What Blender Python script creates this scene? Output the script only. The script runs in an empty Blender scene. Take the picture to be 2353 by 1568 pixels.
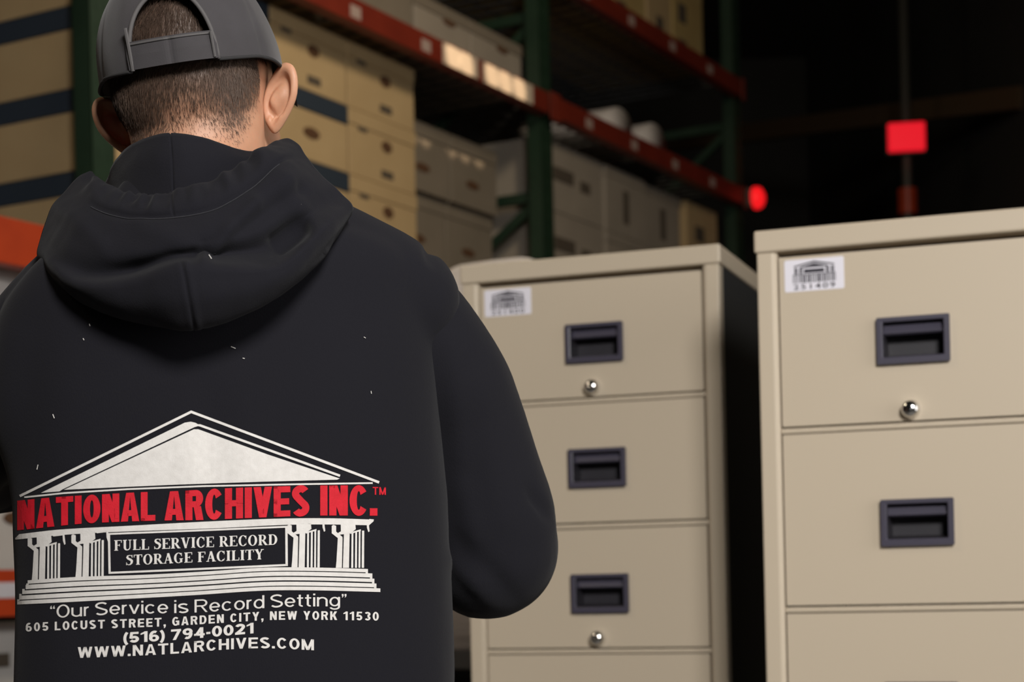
import bpy, bmesh, math, random
from math import sin, cos, tan, pi, atan2, sqrt, exp, radians
from mathutils import Vector, Matrix, Euler
from mathutils.bvhtree import BVHTree
from mathutils import noise as mnoise

S = bpy.context.scene
COL = S.collection
random.seed(7)

# ------------------------------------------------------------------ camera
FPX, CX, HY = 4000.0, 1176.5, 1333.0      # focal length in px, principal column, horizon row at that column
EYE = 1.03
TH = radians(1.318)                        # slight roll
CT, ST = cos(TH), sin(TH)

def P(u, v, d):
    """point of the place seen at column u, row v, d metres in front of the camera"""
    xc = (u - CX) / FPX * d
    yc = (HY - v) / FPX * d
    return Vector((xc * CT + yc * ST, d, EYE - xc * ST + yc * CT))

cam_data = bpy.data.cameras.new('camera')
cam = bpy.data.objects.new('camera', cam_data)
COL.objects.link(cam)
cam.matrix_world = Matrix(((CT, ST, 0, 0), (0, 0, -1, 0), (-ST, CT, 0, EYE), (0, 0, 0, 1)))
cam_data.sensor_width = 36.0
cam_data.lens = FPX / 2353 * 36.0
cam_data.shift_y = (HY - 784.0) / 2353
cam_data.clip_start = 0.05
cam_data.dof.use_dof = True
cam_data.dof.focus_distance = 1.72
cam_data.dof.aperture_fstop = 6.3
cam_data.dof.aperture_blades = 9
S.camera = cam

# ------------------------------------------------------------------ world and light
S.view_settings.view_transform = 'Standard'
S.view_settings.look = 'None'
S.view_settings.exposure = 0.0
S.view_settings.gamma = 1.0
W = bpy.data.worlds.new('world'); S.world = W
W.use_nodes = True
W.node_tree.nodes['Background'].inputs[0].default_value = (0.75, 0.85, 1.0, 1)
W.node_tree.nodes['Background'].inputs[1].default_value = 0.010

def lamp(name, kind, loc, target, power, color, **kw):
    l = bpy.data.lights.new(name, kind)
    l.energy = power; l.color = color
    for k, x in kw.items(): setattr(l, k, x)
    o = bpy.data.objects.new(name, l); COL.objects.link(o)
    o.location = loc
    o.rotation_euler = (Vector(target) - Vector(loc)).to_track_quat('-Z', 'Y').to_euler()
    return o

# daylight coming through the open loading door on the right, behind the photographer
lamp('loading_door_daylight', 'AREA', (3.25, 0.2, 1.7), (-0.4, 2.0, 1.35), 17, (1.0, 0.97, 0.93), shape='RECTANGLE', size=2.6, size_y=2.6, spread=radians(85))
# work lamp on the right, just out of the picture
lamp('work_lamp', 'AREA', (0.75, -0.9, 2.6), (0.05, 2.9, 0.9), 62, (1.0, 0.97, 0.93), shape='DISK', size=0.8, spread=radians(125))
# weak warm warehouse lamp high above the aisle
lamp('aisle_lamp', 'AREA', (1.0, 4.4, 4.3), (-0.7, 5.8, 2.4), 46, (1.0, 0.84, 0.62), shape='DISK', size=0.5)

lamp('left_fill_light', 'AREA', (-3.0, 1.4, 4.2), (-1.4, 4.6, 1.8), 22, (1.0, 0.84, 0.62), shape='DISK', size=0.5)  # warm fill light added to lift the man's left ear and the box ends

# ------------------------------------------------------------------ helpers
def mat(name, color, rough=0.6, metal=0.0, spec=0.5, noise=None, bump=None, emit=None, sheen=0.0, sss=0.0, coat=0.0):
    m = bpy.data.materials.new(name); m.use_nodes = True
    nt = m.node_tree; b = nt.nodes['Principled BSDF']
    b.inputs['Base Color'].default_value = (*color, 1)
    b.inputs['Roughness'].default_value = rough
    b.inputs['Metallic'].default_value = metal
    b.inputs['Specular IOR Level'].default_value = spec
    if sheen: b.inputs['Sheen Weight'].default_value = sheen; b.inputs['Sheen Roughness'].default_value = 0.5
    if coat: b.inputs['Coat Weight'].default_value = coat
    if sss:
        b.inputs['Subsurface Weight'].default_value = sss
        b.inputs['Subsurface Radius'].default_value = (1.0, 0.35, 0.2)
        b.inputs['Subsurface Scale'].default_value = 0.006
    if emit:
        b.inputs['Emission Color'].default_value = (*emit[0], 1); b.inputs['Emission Strength'].default_value = emit[1]
    tc = nt.nodes.new('ShaderNodeTexCoord')
    if noise:                                   # (scale, amount, second colour[, stretch])
        n = nt.nodes.new('ShaderNodeTexNoise'); n.inputs['Scale'].default_value = noise[0]; n.inputs['Detail'].default_value = 5
        if len(noise) > 3:
            mp = nt.nodes.new('ShaderNodeMapping'); mp.inputs['Scale'].default_value = noise[3]
            nt.links.new(tc.outputs['Object'], mp.inputs[0]); nt.links.new(mp.outputs[0], n.inputs['Vector'])
        else:
            nt.links.new(tc.outputs['Object'], n.inputs['Vector'])
        r = nt.nodes.new('ShaderNodeValToRGB')
        r.color_ramp.elements[0].position = 0.5 - 0.5 * noise[1]; r.color_ramp.elements[1].position = 0.5 + 0.5 * noise[1]
        r.color_ramp.elements[0].color = (*noise[2], 1); r.color_ramp.elements[1].color = (*color, 1)
        nt.links.new(n.outputs['Fac'], r.inputs[0]); nt.links.new(r.outputs[0], b.inputs['Base Color'])
    if bump:                                    # (scale, strength, distance[, stretch])
        n = nt.nodes.new('ShaderNodeTexNoise'); n.inputs['Scale'].default_value = bump[0]; n.inputs['Detail'].default_value = 3
        if len(bump) > 3:
            mp = nt.nodes.new('ShaderNodeMapping'); mp.inputs['Scale'].default_value = bump[3]
            nt.links.new(tc.outputs['Object'], mp.inputs[0]); nt.links.new(mp.outputs[0], n.inputs['Vector'])
        else:
            nt.links.new(tc.outputs['Object'], n.inputs['Vector'])
        bp = nt.nodes.new('ShaderNodeBump'); bp.inputs['Strength'].default_value = bump[1]; bp.inputs['Distance'].default_value = bump[2]
        nt.links.new(n.outputs['Fac'], bp.inputs['Height']); nt.links.new(bp.outputs[0], b.inputs['Normal'])
    return m

class MB:
    """collects vertices and faces of ONE mesh"""
    def __init__(s): s.v = []; s.f = []
    def add(s, vs, fs):
        o = len(s.v); s.v += [Vector(x) for x in vs]; s.f += [tuple(i + o for i in f) for f in fs]
    def box(s, a, b):
        x0, y0, z0 = a; x1, y1, z1 = b
        s.add([(x0, y0, z0), (x1, y0, z0), (x1, y1, z0), (x0, y1, z0), (x0, y0, z1), (x1, y0, z1), (x1, y1, z1), (x0, y1, z1)],
              [(0, 3, 2, 1), (4, 5, 6, 7), (0, 1, 5, 4), (1, 2, 6, 5), (2, 3, 7, 6), (3, 0, 4, 7)])
    def bar(s, a, b, w, h, up=(0, 0, 1)):
        a = Vector(a); b = Vector(b); d = (b - a).normalized()
        side = d.cross(Vector(up)).normalized(); u = side.cross(d)
        c = [side * w / 2 * i + u * h / 2 * j for i, j in ((-1, -1), (1, -1), (1, 1), (-1, 1))]
        s.add([a + k for k in c] + [b + k for k in c], [(3, 2, 1, 0), (4, 5, 6, 7), (0, 1, 5, 4), (1, 2, 6, 5), (2, 3, 7, 6), (3, 0, 4, 7)])
    def tube(s, pts, r, n=8, closed=False):
        pts = [Vector(p) for p in pts]; N = len(pts); o = len(s.v); up = None
        rr = r if hasattr(r, '__len__') else [r] * N
        for i, p in enumerate(pts):
            if closed: d = pts[(i + 1) % N] - pts[i - 1]
            else: d = pts[min(i + 1, N - 1)] - pts[max(i - 1, 0)]
            d.normalize()
            if up is None: up = d.orthogonal().normalized()
            up = (up - d * up.dot(d)).normalized(); w = d.cross(up)
            for k in range(n):
                t = 2 * pi * k / n; s.v.append(p + (up * cos(t) + w * sin(t)) * rr[i])
        for i in range(N if closed else N - 1):
            j = (i + 1) % N
            for k in range(n):
                l = (k + 1) % n
                s.f.append((o + i * n + k, o + i * n + l, o + j * n + l, o + j * n + k))
        if not closed:
            s.f.append(tuple(o + k for k in reversed(range(n)))); s.f.append(tuple(o + (N - 1) * n + k for k in range(n)))
    def grid(s, rows, closed=False, cap0=False, cap1=False):
        o = len(s.v); n = len(rows[0])
        for r in rows: s.v += [Vector(x) for x in r]
        for i in range(len(rows) - 1):
            for k in range(n if closed else n - 1):
                l = (k + 1) % n
                s.f.append((o + i * n + k, o + i * n + l, o + (i + 1) * n + l, o + (i + 1) * n + k))
        if cap0: s.f.append(tuple(o + k for k in reversed(range(n))))
        if cap1: s.f.append(tuple(o + (len(rows) - 1) * n + k for k in range(n)))
    def lathe(s, prof, M=None, n=24):
        """prof: (radius, height) pairs, spun about +Z then moved by M"""
        M = M or Matrix()
        rows = [[M @ Vector((r * cos(2 * pi * k / n), r * sin(2 * pi * k / n), h)) for k in range(n)] for r, h in prof]
        s.grid(rows, True, True, True)
    def bm(s):
        b = bmesh.new(); vs = [b.verts.new(x) for x in s.v]; b.verts.ensure_lookup_table()
        for f in s.f:
            try: b.faces.new([vs[i] for i in f])
            except ValueError: pass
        return b
    def build(s, name, m, parent=None, bevel=0, seg=2, smooth=False, origin=None, fix=True, angle=None):
        b = s.bm()
        if fix: bmesh.ops.recalc_face_normals(b, faces=b.faces)
        if bevel: bmesh.ops.bevel(b, geom=[e for e in b.edges if len(e.link_faces) == 2 and e.calc_face_angle(0) > 0.6], offset=bevel, segments=seg, affect='EDGES', profile=0.5)
        me = bpy.data.meshes.new(name)
        if origin is not None: bmesh.ops.translate(b, verts=b.verts, vec=-Vector(origin))
        b.to_mesh(me); b.free()
        return link(name, me, m, parent, smooth, origin if parent is None else None)

def link(name, me, m, parent=None, smooth=False, loc=None):
    o = bpy.data.objects.new(name, me); COL.objects.link(o)
    if m: me.materials.append(m)
    if smooth: me.polygons.foreach_set('use_smooth', [True] * len(me.polygons))
    if parent: o.parent = parent
    if loc is not None: o.location = loc
    return o

def tag(o, label, cat, group=None, kind=None):
    if label: o['label'] = label
    if cat: o['category'] = cat
    if group: o['group'] = group
    if kind: o['kind'] = kind
    return o

def thing(name, label, cat, loc=(0, 0, 0), rz=0.0, group=None):
    o = bpy.data.objects.new(name, None); COL.objects.link(o); o.empty_display_size = 0.1
    o.location = loc; o.rotation_euler = (0, 0, rz)
    return tag(o, label, cat, group)

def copy_tree(o, parent=None):
    c = o.copy(); COL.objects.link(c)
    if parent: c.parent = parent
    for ch in list(o.children): copy_tree(ch, c)
    return c

def structure(name, mb, m, **kw):
    o = mb.build(name, m, **kw); o['kind'] = 'structure'; return o

def smoothstep(a, b, x):
    t = max(0.0, min(1.0, (x - a) / (b - a))); return t * t * (3 - 2 * t)

def lerp_table(tab, x):
    """smooth interpolation of rows (x, a, b, ...) (monotone cubic-ish)"""
    if x <= tab[0][0]: return tab[0][1:]
    if x >= tab[-1][0]: return tab[-1][1:]
    for i in range(len(tab) - 1):
        if tab[i][0] <= x <= tab[i + 1][0]:
            x0, x1 = tab[i][0], tab[i + 1][0]; t = (x - x0) / (x1 - x0); out = []
            for k in range(1, len(tab[0])):
                y0, y1 = tab[i][k], tab[i + 1][k]
                m0 = (y1 - tab[i - 1][k]) / (x1 - tab[i - 1][0]) if i > 0 else (y1 - y0) / (x1 - x0)
                m1 = (tab[i + 2][k] - y0) / (tab[i + 2][0] - x0) if i + 2 < len(tab) else (y1 - y0) / (x1 - x0)
                h = x1 - x0
                out.append((2*t**3-3*t*t+1)*y0 + (t**3-2*t*t+t)*h*m0 + (-2*t**3+3*t*t)*y1 + (t**3-t*t)*h*m1)
            return out

# ------------------------------------------------------------------ materials
M_CONC = mat('concrete', (0.24, 0.23, 0.21), 0.7, noise=(3, 0.6, (0.16, 0.155, 0.15)))
M_DARKWALL = mat('dark_wall', (0.055, 0.050, 0.043), 0.9, noise=(2, 0.5, (0.04, 0.037, 0.032)))
M_GIRDER = mat('girder_paint', (0.10, 0.06, 0.03), 0.6)
M_BEIGE = mat('beige_paint', (0.555, 0.47, 0.36), 0.42, spec=0.4, bump=(900, 0.06, 0.0004))
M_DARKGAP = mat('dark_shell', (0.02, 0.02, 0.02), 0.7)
M_HANDLE = mat('handle_plastic', (0.060, 0.055, 0.080), 0.35)
M_HANDLEDARK = mat('handle_cup_plastic', (0.022, 0.020, 0.026), 0.5)
M_CHROME = mat('chrome', (0.75, 0.74, 0.73), 0.12, metal=1.0)
M_STICKER = mat('sticker_paper', (0.80, 0.78, 0.86), 0.5)
M_INK = mat('black_ink', (0.015, 0.013, 0.025), 0.6)
M_WOOD = mat('pallet_wood', (0.42, 0.30, 0.17), 0.8, noise=(6, 0.5, (0.30, 0.20, 0.11), (1, 8, 8)))
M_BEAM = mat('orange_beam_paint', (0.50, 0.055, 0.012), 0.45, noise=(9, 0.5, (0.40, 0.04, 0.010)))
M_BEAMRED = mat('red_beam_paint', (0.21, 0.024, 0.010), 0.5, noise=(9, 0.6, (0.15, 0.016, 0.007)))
M_DIMCARD = mat('brownish_card', (0.23, 0.19, 0.145), 0.85, noise=(5, 0.7, (0.18, 0.15, 0.11)))
M_POST = mat('green_post_paint', (0.015, 0.038, 0.020), 0.5, noise=(8, 0.5, (0.010, 0.027, 0.014)))
M_DECK = mat('deck_steel', (0.10, 0.10, 0.10), 0.6)
M_CARD = mat('kraft_card', (0.50, 0.36, 0.19), 0.8, noise=(5, 0.7, (0.43, 0.30, 0.15)))
M_CARDY = mat('yellow_card', (0.50, 0.37, 0.15), 0.8, noise=(5, 0.7, (0.40, 0.27, 0.10)))
M_GREYCARD = mat('grey_card', (0.36, 0.31, 0.25), 0.8, noise=(5, 0.7, (0.28, 0.24, 0.195)))
M_WHITECARD = mat('white_card', (0.58, 0.56, 0.54), 0.75, noise=(5, 0.7, (0.47, 0.45, 0.43)))
M_NAVY = mat('navy_card', (0.022, 0.034, 0.052), 0.7)
M_HOLE = mat('hole_brown', (0.10, 0.045, 0.018), 0.9)
M_MARK = mat('printed_mark', (0.09, 0.07, 0.05), 0.9)
M_WRAP = mat('stretch_film', (0.62, 0.57, 0.54), 0.45, spec=0.5, bump=(14, 0.5, 0.01, (1, 1, 5)))
M_BEAMTAG = mat('beam_sticker', (0.40, 0.30, 0.26), 0.6)
M_WHITETAG = mat('white_strip', (0.62, 0.60, 0.66), 0.6)
M_SUNPATCH = mat('sun_patch_plate', (0.66, 0.54, 0.42), 0.5)
M_REDLED = mat('red_lamp', (0.6, 0.01, 0.01), 0.4, emit=((1.0, 0.012, 0.016), 0.85))
M_REDSIGN = mat('red_sign_face', (0.6, 0.01, 0.02), 0.4, emit=((1.0, 0.006, 0.022), 0.72))
M_GREYMETAL = mat('grey_metal', (0.09, 0.085, 0.07), 0.5, metal=0.3)

# ------------------------------------------------------------------ the hall
mb = MB(); mb.box((-9, -5, -0.2), (9, 19, 0)); structure('floor', mb, M_CONC)
mb = MB(); mb.box((-9, -5, 6.6), (9, 19, 6.8)); structure('ceiling', mb, M_DARKWALL)
mb = MB(); mb.box((-9, 18.8, 0), (9, 19, 6.6)); structure('wall_back', mb, M_DARKWALL)
mb = MB(); mb.box((-9, -5, 0), (-8.8, 18.8, 6.6)); structure('wall_left', mb, M_DARKWALL)
mb = MB()                                                # wall with the open loading door
mb.box((3.3, 1.7, 0), (3.5, 18.8, 6.6)); mb.box((3.3, -5, 0), (3.5, -1.3, 6.6)); mb.box((3.3, -1.3, 3.1), (3.5, 1.7, 6.6))
structure('wall_right', mb, M_DARKWALL)
# roof girder far behind and a lower conduit run, both catching a little light
a = P(1500, 334, 15.5); b = P(2353, 225, 11.0)
mb = MB(); mb.bar(a, b, 0.10, 0.14); structure('trim_1', mb, M_GIRDER)
# ------------------------------------------------------------------ filing cabinets
CW, CD = 0.53, 0.74                 # width, depth
CRZ = atan2(-0.3316, 0.943)
BASE = EYE - 0.735
LID_H = 0.037
def text_mesh(txt, offset=0.0, space=1.0):
    """flat outline letters of the built-in font as (points, faces)"""
    c = bpy.data.curves.new('lettering', 'FONT'); c.body = txt; c.offset = offset; c.space_character = space; c.resolution_u = 4
    o = bpy.data.objects.new('lettering', c); COL.objects.link(o)
    dg = bpy.context.evaluated_depsgraph_get(); dg.update()
    me = o.evaluated_get(dg).to_mesh()
    vs = [(v.co.x, v.co.y) for v in me.vertices]; fs = [tuple(p.vertices) for p in me.polygons]
    o.evaluated_get(dg).to_mesh_clear(); bpy.data.objects.remove(o); bpy.data.curves.remove(c)
    return vs, fs

def frame_panel(mb, x0, x1, z0, z1, hx0, hx1, hz0, hz1, y0, y1):
    """a panel with one rectangular opening"""
    X = [x0, hx0, hx1, x1]; Z = [z0, hz0, hz1, z1]
    for y in (y0, y1):
        vs = [(x, y, z) for z in Z for x in X]
        mb.add(vs, [(j*4+i, j*4+i+1, (j+1)*4+i+1, (j+1)*4+i) for j in range(3) for i in range(3) if (i, j) != (1, 1)])
    for (p, q) in (((x0, z0), (x1, z0)), ((x1, z0), (x1, z1)), ((x1, z1), (x0, z1)), ((x0, z1), (x0, z0)),
                   ((hx0, hz0), (hx1, hz0)), ((hx1, hz0), (hx1, hz1)), ((hx1, hz1), (hx0, hz1)), ((hx0, hz1), (hx0, hz0))):
        mb.add([(p[0], y0, p[1]), (q[0], y0, q[1]), (q[0], y1, q[1]), (p[0], y1, p[1])], [(0, 1, 2, 3)])

def weld(mb):
    b = mb.bm(); bmesh.ops.remove_doubles(b, verts=b.verts, dist=1e-5)
    n = MB(); b.verts.index_update()
    n.v = [v.co.copy() for v in b.verts]; n.f = [tuple(v.index for v in f.verts) for f in b.faces]; b.free(); return n

def make_cabinet(loc, nd, pitch, top, label, number, locks, shift):
    """top = height of the lid above the pallet"""
    t = thing('filing_cabinet', label, 'filing cabinet', loc, CRZ)
    ST_W = 0.037
    body = MB()
    for sgn, xo, xi in ((1, 0.004, ST_W), (-1, CW - 0.004, CW - ST_W)):      # stiles with a chamfered inner edge
        pr2 = [(xo, 0.0), (xi - sgn * 0.0065, 0.0), (xi, 0.0055), (xi, 0.035), (xo, 0.035)]
        body.add([(x, y, z) for z in (0.0, top - LID_H) for x, y in pr2], [(0, 1, 2, 3, 4), (9, 8, 7, 6, 5)] + [(i, (i + 1) % 5, 5 + (i + 1) % 5, 5 + i) for i in range(5)])
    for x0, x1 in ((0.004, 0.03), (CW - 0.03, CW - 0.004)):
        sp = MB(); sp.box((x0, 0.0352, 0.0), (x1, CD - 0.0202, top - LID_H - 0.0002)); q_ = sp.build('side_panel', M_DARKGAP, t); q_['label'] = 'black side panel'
    body.box((0.03, CD - 0.02, 0.0), (CW - 0.03, CD, top - LID_H))
    z = top - LID_H - 0.001
    zs = [z - pitch * k for k in range(nd + 1)]
    for k in range(1, nd): body.box((ST_W, 0.0045, zs[k] - 0.0045), (CW - ST_W, 0.05, zs[k] + 0.0045))
    body.box((ST_W, 0.006, 0.0), (CW - ST_W, 0.05, zs[nd] - 0.004))
    body.build('body', M_BEIGE, t, bevel=0.0022)
    lid = MB(); lid.box((0.0, -0.004, top - LID_H), (CW, CD, top)); lid.build('lid', M_BEIGE, t, bevel=0.004, seg=3)
    for k in range(nd):
        z1 = zs[k] - (0.006 if k else 0.0085); z0 = zs[k + 1] + 0.0075
        zc = (z0 + z1) / 2 - 0.010; xc = CW / 2 + shift
        d = MB()
        frame_panel(d, ST_W + 0.0028, CW - ST_W - 0.0028, z0, z1, xc - 0.054, xc + 0.054, zc - 0.034, zc + 0.034, 0.005, 0.045)
        dr = weld(d).build('drawer', M_BEIGE, t, bevel=0.0016)
        h = MB()                                                     # recessed pull: rim, cup and grip lip
        frame_panel(h, xc - 0.058, xc + 0.058, zc - 0.038, zc + 0.038, xc - 0.048, xc + 0.048, zc - 0.0265, zc + 0.030, -0.0045, 0.0065)
        h = weld(h)
        hd = h.build('handle', M_HANDLE, dr, bevel=0.002)
        c = MB()
        x0, x1, a0, a1 = xc - 0.048, xc + 0.048, zc - 0.0265, zc + 0.030
        c.add([(x0, 0.0, a0), (x1, 0.0, a0), (x1, 0.0, a1), (x0, 0.0, a1),
               (x0 + 0.004, 0.038, a0 + 0.006), (x1 - 0.004, 0.038, a0 + 0.006), (x1 - 0.004, 0.038, a1), (x0 + 0.004, 0.038, a1)],
              [(0, 1, 5, 4), (1, 2, 6, 5), (2, 3, 7, 6), (3, 0, 4, 7), (4, 5, 6, 7)])
        c.build('handle_cup', M_HANDLEDARK, dr)
        g = MB(); g.add([(x0, 0.010, a1 - 0.003), (x1, 0.010, a1 - 0.003), (x1, 0.004, a1 - 0.0175), (x0, 0.004, a1 - 0.0175),
                         (x0, 0.014, a1 - 0.003), (x1, 0.014, a1 - 0.003), (x1, 0.010, a1 - 0.021), (x0, 0.010, a1 - 0.021)],
                        [(0, 1, 2, 3), (7, 6, 5, 4), (0, 4, 5, 1), (3, 2, 6, 7), (0, 3, 7, 4), (1, 5, 6, 2)])
        g.build('grip_lip', M_HANDLE, dr, bevel=0.001)
        if k in locks:
            kb = MB(); M = Matrix.Translation((xc - 0.007, 0.005, z0 + 0.018)) @ Matrix.Rotation(pi / 2, 4, 'X')
            kb.lathe([(0.0, -0.01), (0.0155, -0.01), (0.0155, 0.002), (0.0142, 0.003), (0.0142, 0.012), (0.0130, 0.0155), (0.0095, 0.0185), (0.005, 0.0196), (0.0, 0.02)], M, 28)
            lk = kb.build('lock', M_CHROME, dr, smooth=True); lk['label'] = 'round chrome push lock'
        if k == 0:
            # white asset sticker in the upper left corner: temple mark, bar code and number
            lx, lz, lw, lh = ST_W + 0.012, z1 - 0.0055, 0.098, 0.053
            s_ = MB(); n = 6; pts = []
            for cx_, cz_, a_ in ((lw - .003, -.003, 0), (.003, -.003, 90), (.003, -lh + .003, 180), (lw - .003, -lh + .003, 270)):
                for q in range(n):
                    an = radians(a_ + 90 * q / (n - 1)); pts.append((lx + cx_ + .003 * cos(an), 0.0044, lz + cz_ + .003 * sin(an)))
            s_.add(pts, [tuple(range(len(pts)))]); s_.add([(p[0], 0.005, p[2]) for p in pts], [tuple(range(len(pts)))])
            N = len(pts); s_.f += [(i, (i + 1) % N, N + (i + 1) % N, N + i) for i in range(N)]
            st = s_.build('sticker', M_STICKER, dr); st['label'] = 'white sticker with a temple mark, bar code and number'
            q = MB(); Y = 0.0041
            def poly(p): q.add([(lx + a_ * lw, Y, lz - lh + b_ * lh) for a_, b_ in p], [tuple(range(len(p)))])
            poly([(.16, .80), (.50, .93), (.84, .80), (.84, .765), (.50, .875), (.16, .765)])        # pediment
            poly([(.27, .76), (.50, .85), (.73, .76), (.73, .73), (.27, .73)])
            poly([(.33, .56), (.67, .56), (.67, .68), (.33, .68)])
            for px in (.17, .255, .70, .785):
                poly([(px, .54), (px + .03, .54), (px + .03, .74), (px, .74)]); poly([(px + .04, .54), (px + .055, .54), (px + .055, .74), (px + .04, .74)])
            poly([(.14, .505), (.86, .505), (.86, .53), (.14, .53)])
            rr = random.Random(number); x = .14
            while x < .85:
                w = rr.choice((.010, .018, .028)); poly([(x, .26), (min(x + w, .86), .26), (min(x + w, .86), .50), (x, .50)]); x += w + rr.choice((.010, .016, .022))
            vs, fs = text_mesh(str(number), 0.012, 1.25)
            xa, xb = min(v[0] for v in vs), max(v[0] for v in vs); ya, yb = min(v[1] for v in vs), max(v[1] for v in vs)
            q.add([(lx + lw * (.15 + .70 * (v[0] - xa) / (xb - xa)), Y, lz - lh + lh * (.06 + .16 * (v[1] - ya) / (yb - ya))) for v in vs], fs)
            q.build('sticker_print', M_INK, st)
    return t

def pallet(loc, rz, label, group):
    t = thing('wooden_pallet', label, 'pallet', loc, rz, group)
    w, d, h = 0.66, 0.86, 0.1475
    for x in (0.0, w / 2 - 0.02, w - 0.04):
        m_ = MB(); m_.box((x, 0, 0.02), (x + 0.04, d, h - 0.02)); m_.build('stringer', M_WOOD, t, bevel=0.002)
    for z in (0.0, h - 0.02):
        for k in range(6):
            y = k * (d - 0.10) / 5; m_ = MB(); m_.box((0, y, z), (w, y + 0.10, z + 0.02)); m_.build('deck_board', M_WOOD, t, bevel=0.002)
    return t

pr = P(1732, 532, 2.90); LOC_R = Vector((pr.x, pr.y, BASE))
pl = P(1057, 615, 3.484); LOC_L = Vector((pl.x, pl.y, BASE))
for L, side in ((LOC_L, 'left'), (LOC_R, 'right')):
    for k in range(2):
        R_ = Matrix.Rotation(CRZ, 3, 'Z')
        which = 'taller five-drawer cabinet' if side == 'left' else 'nearer four-drawer cabinet'
        pallet(L + R_ @ Vector((-0.065, -0.06, 0)) + Vector((0, 0, -BASE + 0.1475 * k)), CRZ,
               ('upper' if k else 'lower') + ' wooden pallet under the ' + which, 'pallets under the cabinets')
make_cabinet(LOC_L, 5, 0.2452, 0.735 + 0.630, 'beige steel filing cabinet beside the man, farther one with smaller drawers and two visible locks', 251400, (0, 2, 4), 0.011)
make_cabinet(LOC_R, 4, 0.297, 0.735 + 0.571, 'beige steel filing cabinet at the right edge, nearer one with tall drawers', 251409, (0, 2), -0.009)
# ------------------------------------------------------------------ pallet rack along the aisle
RA = atan2(0.870, 0.493)
_p = P(235, 1333, 5.2); RO = Vector((_p.x, _p.y, 0.0))
RM = Matrix.Translation(RO) @ Matrix.Rotation(RA, 4, 'Z')
T = (-2.75, 0.05, 2.886, 5.148)         # uprights along the row
DEPTH = 1.07
L0, L1, L2, L3 = EYE + 0.06, EYE + 1.04, EYE + 2.135, EYE + 2.735     # beam tops
BH0 = 0.13
rack = thing('pallet_rack', 'tall storage rack with green posts and orange beams behind the man', 'storage rack', RO, RA)
def hole_post(mb, x, y, z1):
    w = 0.10; d = 0.07
    mb.box((x - w / 2, y, 0.012), (x - w / 2 + 0.004, y + d, z1)); mb.box((x + w / 2 - 0.004, y, 0.012), (x + w / 2, y + d, z1))
    mb.box((x - w / 2, y, 0.012), (x + w / 2, y + 0.004, z1)); mb.box((x - 0.07, y - 0.015, 0), (x + 0.07, y + d + 0.015, 0.012))
    z = 0.15
    while z < z1 - 0.1:                                         # raised slots up the face
        for s in (-1, 1): mb.box((x + s * 0.02 - 0.006, y - 0.0015, z), (x + s * 0.02 + 0.006, y, z + 0.03))
        z += 0.075
for i, x in enumerate(T):
    for y in (0.0, DEPTH - 0.07):
        mb = MB(); hole_post(mb, x, y, 4.9); mb.build('post', M_POST, rack)
    zb = [0.3, EYE + 0.1, EYE + 0.98, EYE + 1.70, EYE + 2.5]
    for k, z in enumerate(zb):
        if i == 1 and k >= 2: continue                          # bracing of this frame is hidden by the boxes it holds
        mb = MB(); mb.bar((x, 0.06, z), (x, DEPTH - 0.06, z), 0.035, 0.045); mb.build('brace', M_POST, rack)
        if k < len(zb) - 1 and not (i == 1 and k >= 1):
            mb = MB(); mb.bar((x, DEPTH - 0.06, z + 0.03), (x, 0.06, zb[k + 1] - 0.03), 0.03, 0.04); mb.build('brace', M_POST, rack)
def beam(t0, t1, z, y, tagz=True, strip=False):
    BH = BH0 if z < L2 else 0.092
    mb = MB(); mb.box((t0 + 0.055, y - 0.045, z - BH), (t1 - 0.055, y - 0.002, z)); mb.box((t0 + 0.04, y - 0.002, z - BH), (t1 - 0.04, y + 0.01, z - 0.03))
    for x in (t0, t1 - 0.05):
        mb.box((x, y - 0.05, z - BH - 0.02), (x + 0.05, y - 0.045, z + 0.01))
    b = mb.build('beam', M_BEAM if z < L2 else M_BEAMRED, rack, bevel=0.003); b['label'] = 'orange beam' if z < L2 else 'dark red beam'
    if tagz:
        n = int((t1 - t0) / 0.48)
        for k in range(n):
            x = t0 + 0.3 + k * 0.48; m2 = MB(); m2.box((x, y - 0.0465, z - 0.075), (x + 0.065, y - 0.045, z - 0.030)); m2.build('beam_sticker', M_BEAMTAG, b)
    if strip:
        m2 = MB(); m2.box((t0 + 0.2, y - 0.0465, z - 0.078), (t1 - 0.2, y - 0.045, z - 0.035)); m2.build('label_strip', M_WHITETAG, b)
def deck(t0, t1, z):
    mb = MB()
    n = int((t1 - t0) / 0.1)
    for k in range(n + 1):
        x = t0 + 0.06 + (t1 - t0 - 0.12) * k / n; mb.box((x - 0.004, 0.015, z - 0.012), (x + 0.004, DEPTH - 0.03, z - 0.004))
    for k in range(9):
        y = 0.04 + k * (DEPTH - 0.1) / 8; mb.box((t0 + 0.05, y, z - 0.004), (t1 - 0.05, y + 0.008, z))
    mb.box((t0 + 0.05, 0.012, z - 0.03), (t1 - 0.05, 0.018, z)); mb.build('wire_deck', M_DECK, rack)
for x0, x1 in ((1.945, 2.215), (2.26, 2.68)):               # two peach plates added to the long beam, coloured like its sun patches
    mb = MB(); mb.box((x0, -0.0475, L2 - 0.088), (x1, -0.0455, L2 - 0.006)); q_ = mb.build('sun_patch_plate', M_SUNPATCH, rack); q_['label'] = 'pale peach plate standing for a sun patch on the long beam'
for b in range(3):
    t0, t1 = T[b], T[b + 1]
    for z in (L0, L1, L2) + ((L3,) if b == 2 else ()):
        beam(t0, t1, z, 0.0, tagz=(z > L0), strip=(z == L0)); beam(t0, t1, z, DEPTH + 0.045, False)
        deck(t0, t1, z)

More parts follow.
